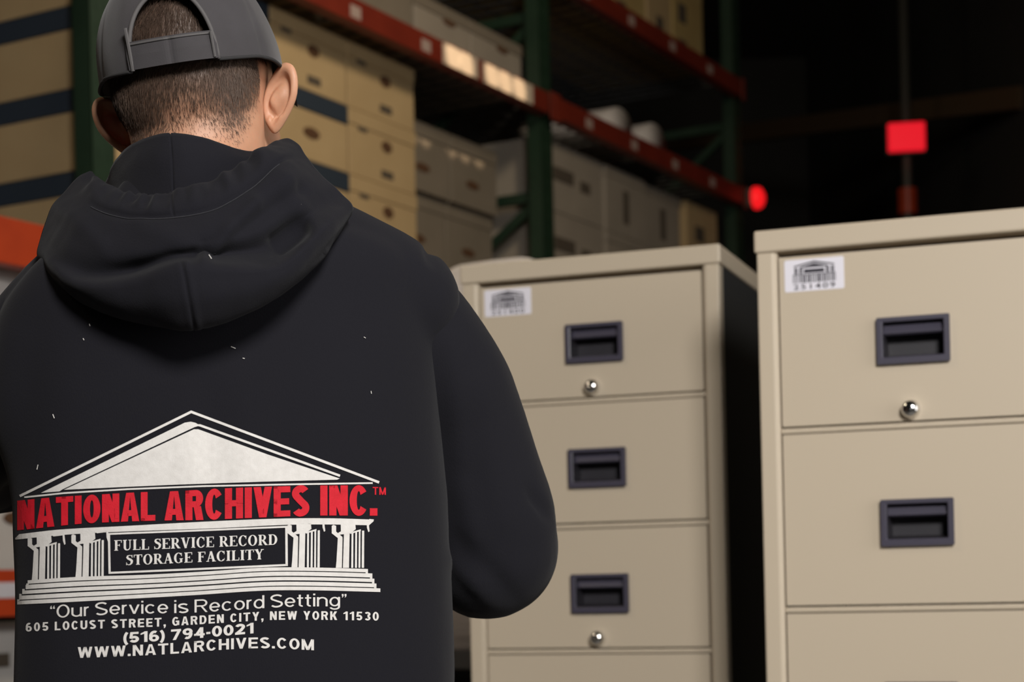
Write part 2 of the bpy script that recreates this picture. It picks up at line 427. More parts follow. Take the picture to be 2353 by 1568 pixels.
# ------------------------------------------------------------------ boxes: each one a thing in the rack's own grid
def rl(t, p, z): return RM @ Vector((t, p, z))
PROTO = {}
def make_box(key, w, d, h, body_m, lid_m=None, lid_h=0.07, hole=None, mark=None, slot=None, end_hole=False):
    """w along the aisle, d into the rack, h high; front at y=0"""
    t = bpy.data.objects.new('storage_box', None); t.empty_display_size = 0.1
    COL.objects.link(t)
    hb = h - (lid_h if lid_m else 0)
    mb = MB(); mb.box((0.004, 0.004, 0), (w - 0.004, d - 0.004, hb)); mb.build('body', body_m, t, bevel=0.004)
    if lid_m:
        mb = MB(); mb.box((0, 0, hb - 0.0), (w, d, h)); mb.build('lid', lid_m, t, bevel=0.004)
    def oval(cx, cz, rx, rz, m, nm):
        q = MB(); n = 16
        q.grid([[(cx + rx * cos(2*pi*k/n), y, cz + rz * sin(2*pi*k/n)) for k in range(n)] for y in (0.0005, 0.006)], True, True, True)
        q.build(nm, m, t)
    if hole: oval(w * hole[0], h * hole[1], hole[2], hole[3], M_HOLE, 'handle_hole')
    if mark:
        for mk in (mark if isinstance(mark, list) else [mark]):
            q = MB(); x, z, a, b = mk; q.box((w * x - a, 0.001, h * z - b), (w * x + a, 0.008, h * z + b)); q.build('printed_mark', M_MARK, t)
    if end_hole:
        q = MB(); n = 16
        q.grid([[(x, d / 2 + 0.045 * cos(2*pi*k/n), h * 0.55 + 0.014 * sin(2*pi*k/n)) for k in range(n)] for x in (0.0005, 0.006)], True, True, True)
        q.build('handle_hole', M_HOLE, t)
    PROTO[key] = [t, False]
def put(key, t, p, z, label, group, dr=0.0, cat='box'):
    pr_ = PROTO[key]
    o = pr_[0] if not pr_[1] else copy_tree(pr_[0])
    pr_[1] = True
    o.location = rl(t, p, z); o.rotation_euler = (0, 0, RA + dr)
    tag(o, label, cat, group); return o

ROW = 0.256
make_box('navy', 0.47, 0.50, ROW - 0.002, M_CARD, M_NAVY, 0.072, hole=(0.5, 0.40, 0.05, 0.020))
make_box('kraft', 0.47, 0.50, ROW - 0.002, M_CARD, M_CARD, 0.06, hole=(0.55, 0.60, 0.035, 0.022), mark=[(0.55, 0.17, 0.04, 0.014), (0.2, 0.75, 0.03, 0.012), (0.5, 0.86, 0.03, 0.008)])
LV = ('bottom row', 'second row up', 'third row up', 'top row')
CN = ('near column', 'second column', 'third column', 'far column')
G1 = 'tan record boxes stacked behind the man'
for r in range(4):
    z = L1 + ROW * r
    for c in range(4):
        t = 0.10 + 0.475 * c
        put('kraft' if c == 3 or (c == 2 and r == 3) else 'navy', t, 0.12, z,
            ('tan box with brown hand hole' if c == 3 or (c == 2 and r == 3) else 'tan box with navy lid') + ', ' + LV[r] + ', ' + CN[c] + ' behind the man', G1)
    for q in range(1, 2):
        put('navy', 0.10, 0.12 + 0.505 * q, z, 'tan box with navy lid, ' + LV[r] + ', back column at the left of the stack', G1)

# darker boxes further along the same shelf
make_box('dim', 0.395, 0.42, 0.288, M_DIMCARD, M_DIMCARD, 0.06, hole=(0.45, 0.35, 0.055, 0.018))
for r in range(3):
    for c in range(2):
        put('dim', 2.025 + 0.405 * c, 0.22 + 0.03 * (r % 2), L1 + 0.29 * r,
            'dim grey box, ' + LV[r] + ', ' + ('near' if c == 0 else 'far') + ' column before the middle post', 'grey boxes before the middle post')
# large cartons in the far bay under the beam
make_box('carton', 0.62, 0.80, 0.318, M_GREYCARD, None, mark=[(0.35, 0.55, 0.10, 0.03), (0.7, 0.5, 0.05, 0.025)])
make_box('carton_tall', 0.45, 0.80, 0.318, M_GREYCARD, M_GREYCARD, 0.05, mark=[(0.5, 0.45, 0.03, 0.08)])
make_box('carton_kraft', 0.42, 0.80, 0.318, M_CARD, None, mark=[(0.4, 0.5, 0.06, 0.04)])
FB = 'cartons on the far shelf under the orange beam'
for r in range(3):
    z = L1 + 0.32 * r
    put('carton', 2.98, 0.08, z, 'large grey carton just past the middle green post, ' + LV[r], FB)
    put('carton_tall', 3.63, 0.08, z, 'grey carton, second column past the middle post, ' + LV[r], FB)
    put('carton_tall', 4.11, 0.10, z, 'grey carton, third column past the middle post, ' + LV[r], FB)
    put('carton_kraft', 4.60, 0.08, z, 'brown carton beside the end post with the red lamp, ' + LV[r], FB)
# boxes standing above the long orange beam
make_box('upper', 0.52, 0.60, 0.40, M_DIMCARD, M_DIMCARD, 0.05, hole=(0.5, 0.6, 0.05, 0.02))
make_box('upper_low', 0.44, 0.55, 0.235, M_GREYCARD, M_DIMCARD, 0.05, hole=(0.6, 0.75, 0.05, 0.015))
NM = ('first', 'second', 'third', 'fourth', 'fifth')
for c in range(3):
    put('upper', 0.35 + 0.55 * c, 0.10, L2, 'grey box above the long orange beam, ' + NM[c] + ' from the left', 'grey boxes above the long beam')
for c in range(2):
    put('upper_low', 1.98 + 0.44 * c, 0.10, L2, 'low grey box above the long orange beam, ' + ('left' if c == 0 else 'right') + ' one of two', 'low boxes above the long beam')
# cartons above the top red beam
make_box('high', 0.40, 0.7, 0.36, M_CARDY, None, mark=[(0.3, 0.25, 0.05, 0.02), (0.3, 0.7, 0.05, 0.05)])
make_box('high_brown', 0.30, 0.7, 0.42, M_CARD, None, mark=[(0.5, 0.3, 0.04, 0.03)])
x = 3.0
for c in range(5):
    k = 'high' if c % 2 == 0 else 'high_brown'
    for r in range(2):
        put(k, x, 0.08, L3 + (0.362 if k == 'high' else 0.422) * r, ('yellowish' if k == 'high' else 'brown') + ' carton on the top shelf, ' + NM[c] + ' from the left, ' + ('lower' if r == 0 else 'upper') + ' one', 'cartons on the top shelf')
    x += 0.42 if k == 'high' else 0.32
# two pale wrapped rolls lying on the long beam's shelf
for i, (u, hh) in enumerate(((3.62, 0.16), (4.02, 0.17))):
    o = thing('wrapped_roll', 'pale rounded bundle on the long orange beam, ' + ('left' if i == 0 else 'right') + ' one of two', 'bundle', rl(u, 0.06, L2), RA, 'pale bundles on the beam')
    mb = MB(); rows = []
    for k in range(9):
        a = k / 8; r = 0.13 * (1 - 0.1 * cos(a * 2 * pi))
        rows.append([(0.15 + r * cos(t_) * 1.1, 0.5 * a, max(0.0, hh * 0.5 + hh * 0.5 * sin(t_))) for t_ in [2 * pi * q / 20 for q in range(20)]])
    mb.grid(rows, True, True, True); mb.build('bundle', M_WRAP, o, smooth=True)
# white boxes in the near bay, left edge
make_box('white', 0.50, 0.60, 0.30, M_WHITECARD, M_WHITECARD, 0.07, hole=(0.5, 0.5, 0.05, 0.02), mark=[(0.25, 0.3, 0.05, 0.03)])
make_box('white_flat', 0.50, 0.60, 0.233, M_WHITECARD, None, mark=[(0.3, 0.55, 0.06, 0.02), (0.7, 0.4, 0.05, 0.02)])
for c in range(4):
    for r in range(3):
        put('white', -2.1 + 0.53 * c, 0.08, L0 + 0.302 * r - 0.0, 'white lidded box between the left beams, ' + NM[c] + ' from the left, ' + LV[r], 'white boxes on the left shelf')
    for r in range(4):
        put('white_flat', -2.1 + 0.53 * c, 0.08, 0.235 * r + 0.001, 'pale flat carton under the left beams, ' + NM[c] + ' from the left, ' + LV[r], 'pale cartons below the left beam')
# red lamp on the end post
o = thing('signal_lamp', 'round red signal lamp on the end post of the rack', 'lamp', rl(5.155, -0.056, L2 - 0.052), RA)
mb = MB(); mb.box((-0.05, -0.03, -0.05), (0.05, 0.0, 0.05)); mb.build('lamp_base', M_GREYMETAL, o, bevel=0.004)
mb = MB(); mb.lathe([(0.062, 0.0), (0.062, 0.02), (0.054, 0.037), (0.034, 0.05), (0.0, 0.054)], Matrix.Translation((0, -0.03, 0)) @ Matrix.Rotation(pi / 2, 4, 'X'), 20); mb.build('lens', M_REDLED, o, smooth=True)

# pale film-wrapped load behind the cabinets, on a dark stand
q = P(955, 1500, 4.6)
wl = thing('wrapped_load', 'pale film-wrapped load behind the farther filing cabinet', 'wrapped load', (q.x, q.y, EYE - 0.18), RA - pi / 2)
mb = MB(); rows = []
for k in range(11):
    z = 0.995 * k / 10; s = 1 - 0.10 * max(0, (k - 8.5)) - 0.02 * sin(k * 2.1)
    rows.append([((0.22 + 0.22 * s * (abs(cos(a)) ** .35) * (1 if cos(a) > 0 else -1)), 0.35 + 0.35 * s * (abs(sin(a)) ** .35) * (1 if sin(a) > 0 else -1), z + (0.02 * sin(3 * a) if k == 10 else 0)) for a in [2 * pi * j / 48 for j in range(48)]])
mb.grid(rows, True, True, True); mb.build('film_wrap', M_WRAP, wl, smooth=True)
mb = MB(); mb.box((0.2, -0.005, 0.20), (0.42, 0.012, 0.30)); 
st_ = thing('steel_stand', 'dark steel stand under the film-wrapped load', 'stand', (q.x, q.y, 0), RA - pi / 2)
mb = MB(); mb.box((0, 0, EYE - 0.18 - 0.05), (0.72, 0.72, EYE - 0.18)); mb.build('top', M_DECK, st_, bevel=0.004)
for x in (0.03, 0.69):
    for y in (0.03, 0.69):
        mb = MB(); mb.box((x - 0.025, y - 0.025, 0), (x + 0.025, y + 0.025, EYE - 0.23)); mb.build('leg', M_DECK, st_)

# red sign hanging on a thin mast far behind
q = P(2083, 315, 11.0)
o = thing('hanging_sign', 'small glowing red sign on a thin pole in the dark background', 'sign', q, radians(-8))
mb = MB(); mb.box((-0.115, -0.02, -0.09), (0.115, 0.02, 0.09)); mb.build('sign_face', M_REDSIGN, o, bevel=0.01)
mb = MB(); mb.box((-0.125, 0.021, -0.10), (0.125, 0.06, 0.10)); mb.build('sign_housing', M_GREYMETAL, o, bevel=0.01)
q2 = P(2082, 315, 11.094)
o = thing('pole', 'thin grey pole carrying the red sign', 'pole', (q2.x, q2.y, 0))
mb = MB(); mb.tube([(0, 0, 0), (0, 0, 6.6)], 0.032, 12); mb.build('shaft', M_GREYMETAL, o, smooth=True)
mb = MB(); mb.lathe([(0.06, 0), (0.06, 0.16), (0.0, 0.17)], Matrix.Translation((0, 0, P(2085, 500, 11.2).z)), 16); mb.build('collar', M_BEAM, o)
# narrow spots added to make the sun patches on the plates of the long beam
for t_ in (2.02, 2.12, 2.33, 2.44, 2.56):
    tg = rl(t_, -0.048, L2 - 0.045)
    lamp('beam_patch_spot', 'SPOT', tg + Vector((2.2, -2.6, 2.4)), tg, 950, (1.0, 0.76, 0.52), spot_size=radians(1.7), spot_blend=0.6, shadow_soft_size=0.01)
# ------------------------------------------------------------------ the man (seen from behind)
M_SKIN = mat('skin', (0.54, 0.295, 0.185), 0.5, spec=0.4, sss=0.25, noise=(60, 0.6, (0.47, 0.235, 0.142)), bump=(350, 0.12, 0.001))
M_HAIR = mat('dark_brown_hair', (0.080, 0.052, 0.038), 0.62, spec=0.25)
M_FLEECE = mat('black_fleece', (0.0082, 0.0080, 0.0112), 0.95, spec=0.16, sheen=0.03, bump=(900, 0.30, 0.0012, (1, 1, 0.45)))
M_CAP = mat('charcoal_cap_cloth', (0.048, 0.044, 0.048), 0.85, spec=0.3, sheen=0.15, bump=(1200, 0.25, 0.0008), noise=(40, 0.7, (0.037, 0.034, 0.036)))
M_CAPLINE = mat('cap_binding', (0.08, 0.075, 0.075), 0.8)
M_CAPIN = mat('cap_lining', (0.02, 0.019, 0.02), 0.9)
M_PRINT = mat('white_screen_print', (0.62, 0.60, 0.58), 0.75, spec=0.3, noise=(160, 0.5, (0.54, 0.52, 0.50)), bump=(900, 0.25, 0.0008))
M_REDPRINT = mat('red_screen_print', (0.56, 0.008, 0.022), 0.7, spec=0.3, noise=(120, 0.5, (0.44, 0.005, 0.014)), bump=(900, 0.25, 0.0008))
M_LINT = mat('lint', (0.6, 0.58, 0.55), 0.9)
M_JEANS = mat('dark_trousers', (0.02, 0.022, 0.03), 0.9)
M_SHOE = mat('black_shoe', (0.02, 0.02, 0.02), 0.6)

def remesh(mb, voxel, smooth_it=6, factor=0.5):
    """join overlapping solids into one continuous surface"""
    b = mb.bm(); bmesh.ops.recalc_face_normals(b, faces=b.faces)
    me = bpy.data.meshes.new('shape'); b.to_mesh(me); b.free()
    o = bpy.data.objects.new('shape', me); COL.objects.link(o)
    md = o.modifiers.new('r', 'REMESH'); md.mode = 'VOXEL'; md.voxel_size = voxel; md.adaptivity = 0
    if smooth_it:
        sm = o.modifiers.new('s', 'SMOOTH'); sm.factor = factor; sm.iterations = smooth_it
    dg = bpy.context.evaluated_depsgraph_get(); dg.update()
    me2 = bpy.data.meshes.new_from_object(o.evaluated_get(dg))
    bpy.data.objects.remove(o); bpy.data.meshes.remove(me)
    return me2

def ball(mb, M, r, n=28, m=18):
    """ellipsoid: radii r, placed by matrix M"""
    rows = []
    for i in range(m + 1):
        a = -pi / 2 + pi * i / m
        c = max(cos(a), 1e-3)
        rows.append([M @ Vector((r[0] * c * cos(2*pi*k/n), r[1] * c * sin(2*pi*k/n), r[2] * sin(a))) for k in range(n)])
    mb.grid(rows, True, True, True)

def limb(mb, pts, n=20):
    """pts: (position, radius) chain with rounded ends"""
    P_, R_ = [Vector(p) for p, r in pts], [r for p, r in pts]
    d0 = (P_[0] - P_[1]).normalized(); d1 = (P_[-1] - P_[-2]).normalized()
    Q, RR = [], []
    for k in range(5):
        a = pi / 2 * (1 - k / 5); Q.append(P_[0] + d0 * R_[0] * sin(a)); RR.append(max(R_[0] * cos(a), 1e-3))
    fine = [(i, ) for i in range(len(P_))]
    tab = [[i, *P_[i], R_[i]] for i in range(len(P_))]
    steps = (len(P_) - 1) * 8
    for s in range(steps + 1):
        x, y, z, r = lerp_table(tab, s / 8); Q.append(Vector((x, y, z))); RR.append(r)
    for k in range(1, 6):
        a = pi / 2 * k / 5; Q.append(P_[-1] + d1 * R_[-1] * sin(a)); RR.append(max(R_[-1] * cos(a), 1e-3))
    mb.tube(Q, RR, n)

FEET = P(520, 1333, 1.76); FEET = Vector((FEET.x, FEET.y, 0.0))      # base of the man

# ---- head frame: x to the picture's right, y away from the camera, z up
HO = P(452, 242, 1.775)
HM = Matrix.Translation(HO) @ (Matrix.Rotation(radians(-7), 4, 'Z') @ Matrix.Rotation(radians(-7.0), 4, 'Y') @ Matrix.Rotation(radians(0), 4, 'X'))
def H(x, y, z): return HM @ Vector((x, y, z))
HC = HM @ Matrix.Rotation(radians(6.5), 4, 'Z') @ Matrix.Rotation(radians(14), 4, 'X')            # the cap sits tipped back
def HK(x, y, z): return HC @ Vector((x, y, z))
def hm(x, y, z): return HM @ Matrix.Translation((x, y, z))

def hair_density(a, z):
    """a: angle from straight back (rad), z: height in the head frame"""
    line = -0.052 + 0.030 * smoothstep(0.7, 1.25, abs(a)) + 0.007 * sin(a * 5 + 0.6)
    d = smoothstep(line - 0.018, line + 0.055, z)
    side = smoothstep(1.42, 1.20, abs(a)) if z < 0.03 else 1.0
    return d * side

# ---- the body: one continuous skin
SHR, SHL = P(925, 745, 1.82), P(60, 850, 1.745)           # shoulder joints
ELR, ELL = P(1121, 1262, 1.91), P(-130, 1025, 1.80)        # elbows
WRR, WRL = P(860, 1180, 2.09), P(250, 1055, 2.06)          # wrists, in front of the body
NB = P(465, 500, 1.745)                                    # base of the neck
PEL = Vector((FEET.x, FEET.y + 0.01, 0.90))
body = MB()
ball(body, hm(0, 0.006, 0.047), (0.0800, 0.1055, 0.098))    # skull
ball(body, hm(0, -0.030, 0.010), (0.074, 0.066, 0.070))    # back of the head
ball(body, hm(0, 0.035, -0.045), (0.062, 0.068, 0.062))    # jaw
ball(body, hm(0, 0.080, -0.085), (0.026, 0.024, 0.020))    # chin
ball(body, hm(0, 0.112, -0.022), (0.015, 0.018, 0.013))    # nose
limb(body, [(H(0, 0.102, 0.018), 0.009), (H(0, 0.116, -0.018), 0.012)])
ball(body, hm(0.034, 0.086, 0.028), (0.028, 0.014, 0.007)); ball(body, hm(-0.034, 0.086, 0.028), (0.028, 0.014, 0.007))  # brow
ball(body, hm(0.045, 0.070, -0.025), (0.022, 0.020, 0.016)); ball(body, hm(-0.045, 0.070, -0.025), (0.022, 0.020, 0.016))  # cheeks
ball(body, hm(0, 0.100, -0.053), (0.022, 0.010, 0.006)); ball(body, hm(0, 0.098, -0.064), (0.020, 0.010, 0.006))          # lips
limb(body, [(H(0, -0.012, -0.010), 0.070), (H(0, -0.014, -0.075), 0.064), (NB.lerp(H(0, 0, 0), 0.25), 0.068), (NB + Vector((0, 0.02, -0.02)), 0.085)], 28)
CHEST = P(470, 800, 1.775)
limb(body, [(NB + Vector((0, 0.03, -0.05)), 0.09), (CHEST, 0.125), (PEL + Vector((0, 0, 0.12)), 0.118), (PEL, 0.125)], 28)
for s, e, w in ((SHR, ELR, WRR), (SHL, ELL, WRL)):
    limb(body, [(NB + Vector((0, 0.03, -0.06)), 0.06), (s, 0.056)])
    limb(body, [(s, 0.054), (s.lerp(e, 0.5), 0.046), (e, 0.040)])
    limb(body, [(e, 0.040), (e.lerp(w, 0.4), 0.038), (w, 0.026)])
# hands holding a clipboard in front of him (hidden from here)
for w, e, side in ((WRR, ELR, -1), (WRL, ELL, 1)):
    d = (w - e).normalized(); upv = Vector((0, 0, 1)); sd = d.cross(upv).normalized(); nrm = sd.cross(d)
    palm = w + d * 0.045
    limb(body, [(w, 0.026), (palm + sd * 0.012, 0.021), (palm + d * 0.035 + sd * 0.014, 0.018)]); limb(body, [(w, 0.024), (palm - sd * 0.014, 0.020), (palm + d * 0.032 - sd * 0.018, 0.017)])
    for k, (off, ln) in enumerate(((0.030, 0.070), (0.010, 0.080), (-0.010, 0.074), (-0.029, 0.058))):
        b0 = palm + d * 0.036 + sd * off; b1 = b0 + d * ln * 0.5 - nrm * 0.010; b2 = b1 + d * ln * 0.25 - nrm * 0.022; b3 = b2 - nrm * ln * 0.25 + d * 0.002
        limb(body, [(b0, 0.0095), (b1, 0.0088), (b2, 0.0082), (b3, 0.0075)], 12)
    t0 = w + d * 0.022 - sd * side * 0.022; t1 = t0 + d * 0.030 - sd * side * 0.026; t2 = t1 + d * 0.030 - sd * side * 0.006 - nrm * 0.012
    limb(body, [(t0, 0.014), (t1, 0.0108), (t2, 0.0088)], 12)
for s in (-1, 1):                                          # legs
    hip = PEL + Vector((0.09 * s, 0, -0.02)); kn = Vector((FEET.x + 0.11 * s, FEET.y + 0.03, 0.48)); an = Vector((FEET.x + 0.12 * s, FEET.y - 0.01, 0.085))
    limb(body, [(hip, 0.085), (hip.lerp(kn, 0.5), 0.074), (kn, 0.055)]); limb(body, [(kn, 0.055), (kn.lerp(an, 0.35), 0.055), (an, 0.036)])
    limb(body, [(an + Vector((0, -0.02, -0.035)), 0.038), (an + Vector((0.012 * s, 0.15, -0.055)), 0.028)])
me_body = remesh(body, 0.0042, 5)
# ears are added to the same mesh as thin curved shells
ear = MB()
def make_ear(s):
    hz = 0.068
    for cx, cz, rx, rz in ((0.0, 0, 1, 1),):
        n, m = 36, 10
        root = Vector((0.0735 * s, 0.006, -0.008)); out = Vector((s * sin(radians(64)), -cos(radians(64)), 0)); up = Vector((s * 0.24, -0.12, 1)).normalized()
        nb = out.cross(up).normalized()
        if nb.y > 0: nb = -nb                              # points backwards, towards the camera
        def rim(a):
            q = sin(a); p = cos(a)
            wid = 0.0205 if q > 0 else 0.0205 - 0.010 * (-q) ** 1.5
            return (0.0125 + p * wid + (0.004 * q if q > 0 else 0.003 * q), q * hz / 2)
        c = (0.011, 0.0)
        rows_b, rows_f = [], []
        for i in range(m + 1):
            r = i / m; rb, rf = [], []
            for k in range(n):
                a = 2 * pi * k / n; x, z = rim(a); x = c[0] + (x - c[0]) * r; z = c[1] + (z - c[1]) * r
                conch = 0.0060 * exp(-((x - 0.003) / 0.0068) ** 2 - ((z + 0.003) / 0.017) ** 2)
                groove = -0.0060 * exp(-((r - 0.55) / 0.24) ** 2) * (1 if z > -0.018 else 0.3)
                edge = 0.0022 * sqrt(max(0.0, 1 - ((r - 0.90) / 0.10) ** 2)) if r > 0.8 else 0.0022 * smoothstep(0.55, 0.8, r)
                curl = -0.0045 * smoothstep(0.70, 1.0, r) * (0.3 + 0.7 * max(0, cos(a)))
                base = root + out * x + up * z
                rb.append(HM @ (base + nb * (conch + groove + edge + curl + 0.0008)))
                rf.append(HM @ (base + nb * (conch * 0.7 + groove - edge + curl - 0.0012)))
            rows_b.append(rb); rows_f.append(rf)
        ear.grid(rows_b[1:], True, True, False); ear.grid(rows_f[1:], True, True, False)
        o = len(ear.v); ear.v += rows_b[-1] + rows_f[-1]
        ear.f += [(o + k, o + (k + 1) % n, o + n + (k + 1) % n, o + n + k) for k in range(n)]
make_ear(1); make_ear(-1)
bm = bmesh.new(); bm.from_mesh(me_body)
e2 = ear.bm(); bmesh.ops.remove_doubles(e2, verts=e2.verts, dist=1e-5); bmesh.ops.recalc_face_normals(e2, faces=e2.faces)
bmesh.ops.subdivide_edges(e2, edges=e2.edges[:], cuts=1, use_grid_fill=True, smooth=0.0)
tmp = bpy.data.meshes.new('ears'); e2.to_mesh(tmp); e2.free(); bm.from_mesh(tmp); bpy.data.meshes.remove(tmp)
HEAD_BVH = BVHTree.FromBMesh(bm)
bmesh.ops.translate(bm, verts=bm.verts, vec=-FEET); me_body.clear_geometry(); bm.to_mesh(me_body); bm.free()
ca = me_body.color_attributes.new('stubble', 'FLOAT_COLOR', 'POINT')
HI = HM.inverted()
for i_, v_ in enumerate(me_body.vertices):
    q_ = HI @ (v_.co + FEET); s_ = 0.0
    if -0.09 < q_.z < 0.16 and Vector((q_.x, q_.y, 0)).length < 0.115 and not (abs(q_.x) > 0.0795 and q_.z < 0.05):
        s_ = hair_density(atan2(q_.x, -q_.y), q_.z)
    ca.data[i_].color = (s_, s_, s_, 1)
nt = M_SKIN.node_tree; bs = nt.nodes['Principled BSDF']; lk_ = bs.inputs['Base Color'].links[0].from_socket
at = nt.nodes.new('ShaderNodeVertexColor'); at.layer_name = 'stubble'; mx = nt.nodes.new('ShaderNodeMix'); mx.data_type = 'RGBA'
nt.links.new(at.outputs[0], mx.inputs[0]); nt.links.new(lk_, mx.inputs[6]); mx.inputs[7].default_value = (0.10, 0.060, 0.042, 1); nt.links.new(mx.outputs[2], bs.inputs['Base Color'])
person = link('person', me_body, M_SKIN, None, True, FEET)
tag(person, 'person in a dark cap and black printed hoodie, seen from behind, head bowed', 'person')

# ---- cropped hair: many short strands on the back and sides of the head
hair = MB(); rh = random.Random(3)
made = 0
for tries in range(110000):
    if made > 26000: break
    a = rh.uniform(-1.6, 1.6); z = rh.uniform(-0.085, 0.125)
    den = hair_density(a, z)
    if rh.random() > 0.25 * min(1, den * 3) + 0.75 * den: continue
    if den <= 0.02: continue
    dirv = Vector((sin(a), -cos(a), 0))
    o_ = HM @ (Vector((0, -0.005, z)) + dirv * 0.2); dd = (HM.to_3x3() @ -dirv)
    hit, nrm, idx, dist = HEAD_BVH.ray_cast(o_, dd, 0.25)
    if hit is None: continue
    hl = HM.inverted() @ hit
    if abs(hl.x) > 0.080 and z < 0.045: continue
    if nrm.dot(dd) > 0: nrm = -nrm
    swirl = 0.55 * smoothstep(0.00, -0.06, z)
    down = HM.to_3x3() @ Vector((-0.18 + swirl * (1 if a > -0.1 else -0.6) + rh.uniform(-.28, .28), 0, -1))
    down = (down - nrm * down.dot(nrm)).normalized()
    ln = rh.uniform(0.005, 0.0095) * (0.45 + 0.55 * den) * (1.5 if z > 0.05 else 1.0)
    rad = 0.00012 + 0.00008 * den
    p0 = hit - nrm * 0.0006; p1 = hit + nrm * ln * 0.22 + down * ln * 0.5; p2 = hit + nrm * ln * 0.30 + down * ln
    sd = down.cross(nrm).normalized()
    o0 = len(hair.v)
    for p, r in ((p0, rad), (p1, rad * 0.85)):
        hair.v += [p + sd * r, p - sd * r * 0.5 + nrm * r * .86, p - sd * r * 0.5 - nrm * r * .86]
    hair.v.append(p2)
    for k in range(3):
        l = (k + 1) % 3
        hair.f.append((o0 + k, o0 + l, o0 + 3 + l, o0 + 3 + k)); hair.f.append((o0 + 3 + k, o0 + 3 + l, o0 + 6))
    made += 1
h = hair.build('hair', M_HAIR, person, origin=FEET, fix=False); h['label'] = 'short cropped dark brown hair fading at the nape'; h['kind'] = 'stuff'

# ---- baseball cap, worn forward, opening and strap at the back
CA, CB, CHH, CZ = 0.0925, 0.1110, 0.110, 0.034             # half width, half length, height, rim height
CYO = 0.006
OPW, OPH = 0.47, 0.43                                       # half angle and height of the opening
def cap_pt(a, e, off=0.0):
    """a: angle from straight back, e: elevation 0..1"""
    el = e * pi / 2; c = cos(el) ** 0.82
    off += 0.0022 * mnoise.noise(Vector((3.0 * sin(a), 3.0 * cos(a), 2.6 * e))) * min(1, e * 4)
    wob = 0.0012 * sin(7 * a) * (1 - e) + (-0.0011 * exp(-((((a + pi / 6) % (pi / 3)) - pi / 6) / 0.035) ** 2)) * (1 - e ** 6)
    x = (CA + off + wob) * c * sin(a); y = CYO - (CB + off + wob) * c * cos(a)
    aw = abs((a + pi) % (2 * pi) - pi); drop = -0.010 * smoothstep(0.9, 1.6, aw) * (1 - e)
    return HK(x, y, CZ + drop + (CHH + off) * sin(el) ** 1.0)
def arch(a):
    q = a / OPW
    return OPH * (1 - abs(q) ** 2.6) ** (1 / 2.2) if abs(q) < 1 else 0.0
cap = MB(); NA, NE = 192, 26
angs = [-pi + 2 * pi * k / NA for k in range(NA)]
for off in (0.0, -0.0022):
    rows = []
    for j in range(NE + 1):
        rows.append([cap_pt(a, (lambda s: s + (1 - s) * (j / NE) * 0.995)(arch(a)), off) for a in angs])
    cap.grid(rows, True, False, True)
cap_o = cap.build('cap', M_CAP, person, smooth=True, origin=FEET, fix=True); cap_o['label'] = 'charcoal baseball cap with an open strap back'
bd = MB()
tr = [cap_pt(a, max(arch(a), 0.0), 0.0012) for a in [OPW * 1.0 * (-cos(pi * k / 60)) for k in range(61)]]
bd.tube(tr, 0.0021, 8); b_ = bd.build('opening_binding', M_CAPLINE, cap_o, smooth=True, origin=FEET)
bd = MB(); rim = [cap_pt(a, 0.0, 0.0008) for a in [OPW + (2 * pi - 2 * OPW) * k / 120 for k in range(121)]]
bd.tube(rim, 0.0018, 8); bd.build('rim_binding', M_CAPIN, cap_o, smooth=True, origin=FEET)
st = MB(); rows = []
for z, off in ((0.001, 0.0036), (0.001, 0.0012), (0.027, 0.0012), (0.027, 0.0036), (0.014, 0.0042), (0.001, 0.0036)):
    rows.append([Vector(cap_pt(-0.48 + 0.94 * k / 40, 0.0, off)) + HC.to_3x3() @ Vector((0, 0.010 * z / 0.027 * 0.35, z)) for k in range(41)])
st.grid(rows, False); so = st.build('strap', M_CAP, cap_o, origin=FEET, smooth=False)
sl = MB()
for zz in (0.0245,):
    sl.tube([Vector(cap_pt(-0.46 + 0.86 * k / 40, 0.0, 0.0040)) + HC.to_3x3() @ Vector((0, 0.0032, zz)) for k in range(41)], 0.0013, 6)
sl.tube([Vector(cap_pt(0.42, 0.0, 0.0046)) + HC.to_3x3() @ Vector((0, 0.0, z)) for z in (0.002, 0.014, 0.026)], 0.0014, 6)
sl.tube([Vector(cap_pt(-0.44, 0.0, 0.0030)) + HC.to_3x3() @ Vector((0, 0.0, z)) for z in (0.000, 0.02, 0.040)], 0.0018, 6)
sl.build('strap_seam', M_CAPLINE, cap_o, origin=FEET)
bl = MB(); rows = []                                        # curved bill in front
for top in (0.0, -0.003):
    for j in range(11):
        r = j / 10
        rows.append([HK((CA + 0.011) * sin(t) * (1 - 0.04 * r), CYO + CB * cos(t) * 0.98 + 0.075 * r * cos(t * 0.9) ** 0.8 if cos(t * .9) > 0 else CYO,
                       CZ + 0.004 + top - 0.046 * (sin(t) ** 2) * min(1, 0.35 + r * 1.3) - 0.006 * r) for t in [-1.25 + 2.5 * k / 36 for k in range(37)]])
bl.grid(rows[:11]); bl.grid(rows[11:]); bl.grid([rows[10], rows[21]])
bl.build('bill', M_CAPIN, cap_o, smooth=True, origin=FEET)
bt = MB(); ball(bt, HC @ Matrix.Translation((0, CYO, CZ + CHH)), (0.007, 0.007, 0.004), 12, 8); bt.build('top_button', M_CAP, cap_o, smooth=True, origin=FEET)
# eyes in front (hidden from here)
for s in (-1, 1):
    ey = MB(); ball(ey, hm(0.032 * s, 0.086, 0.008), (0.0115, 0.0115, 0.0115), 14, 10); ey.build('eye', M_STICKER, person, smooth=True, origin=FEET)

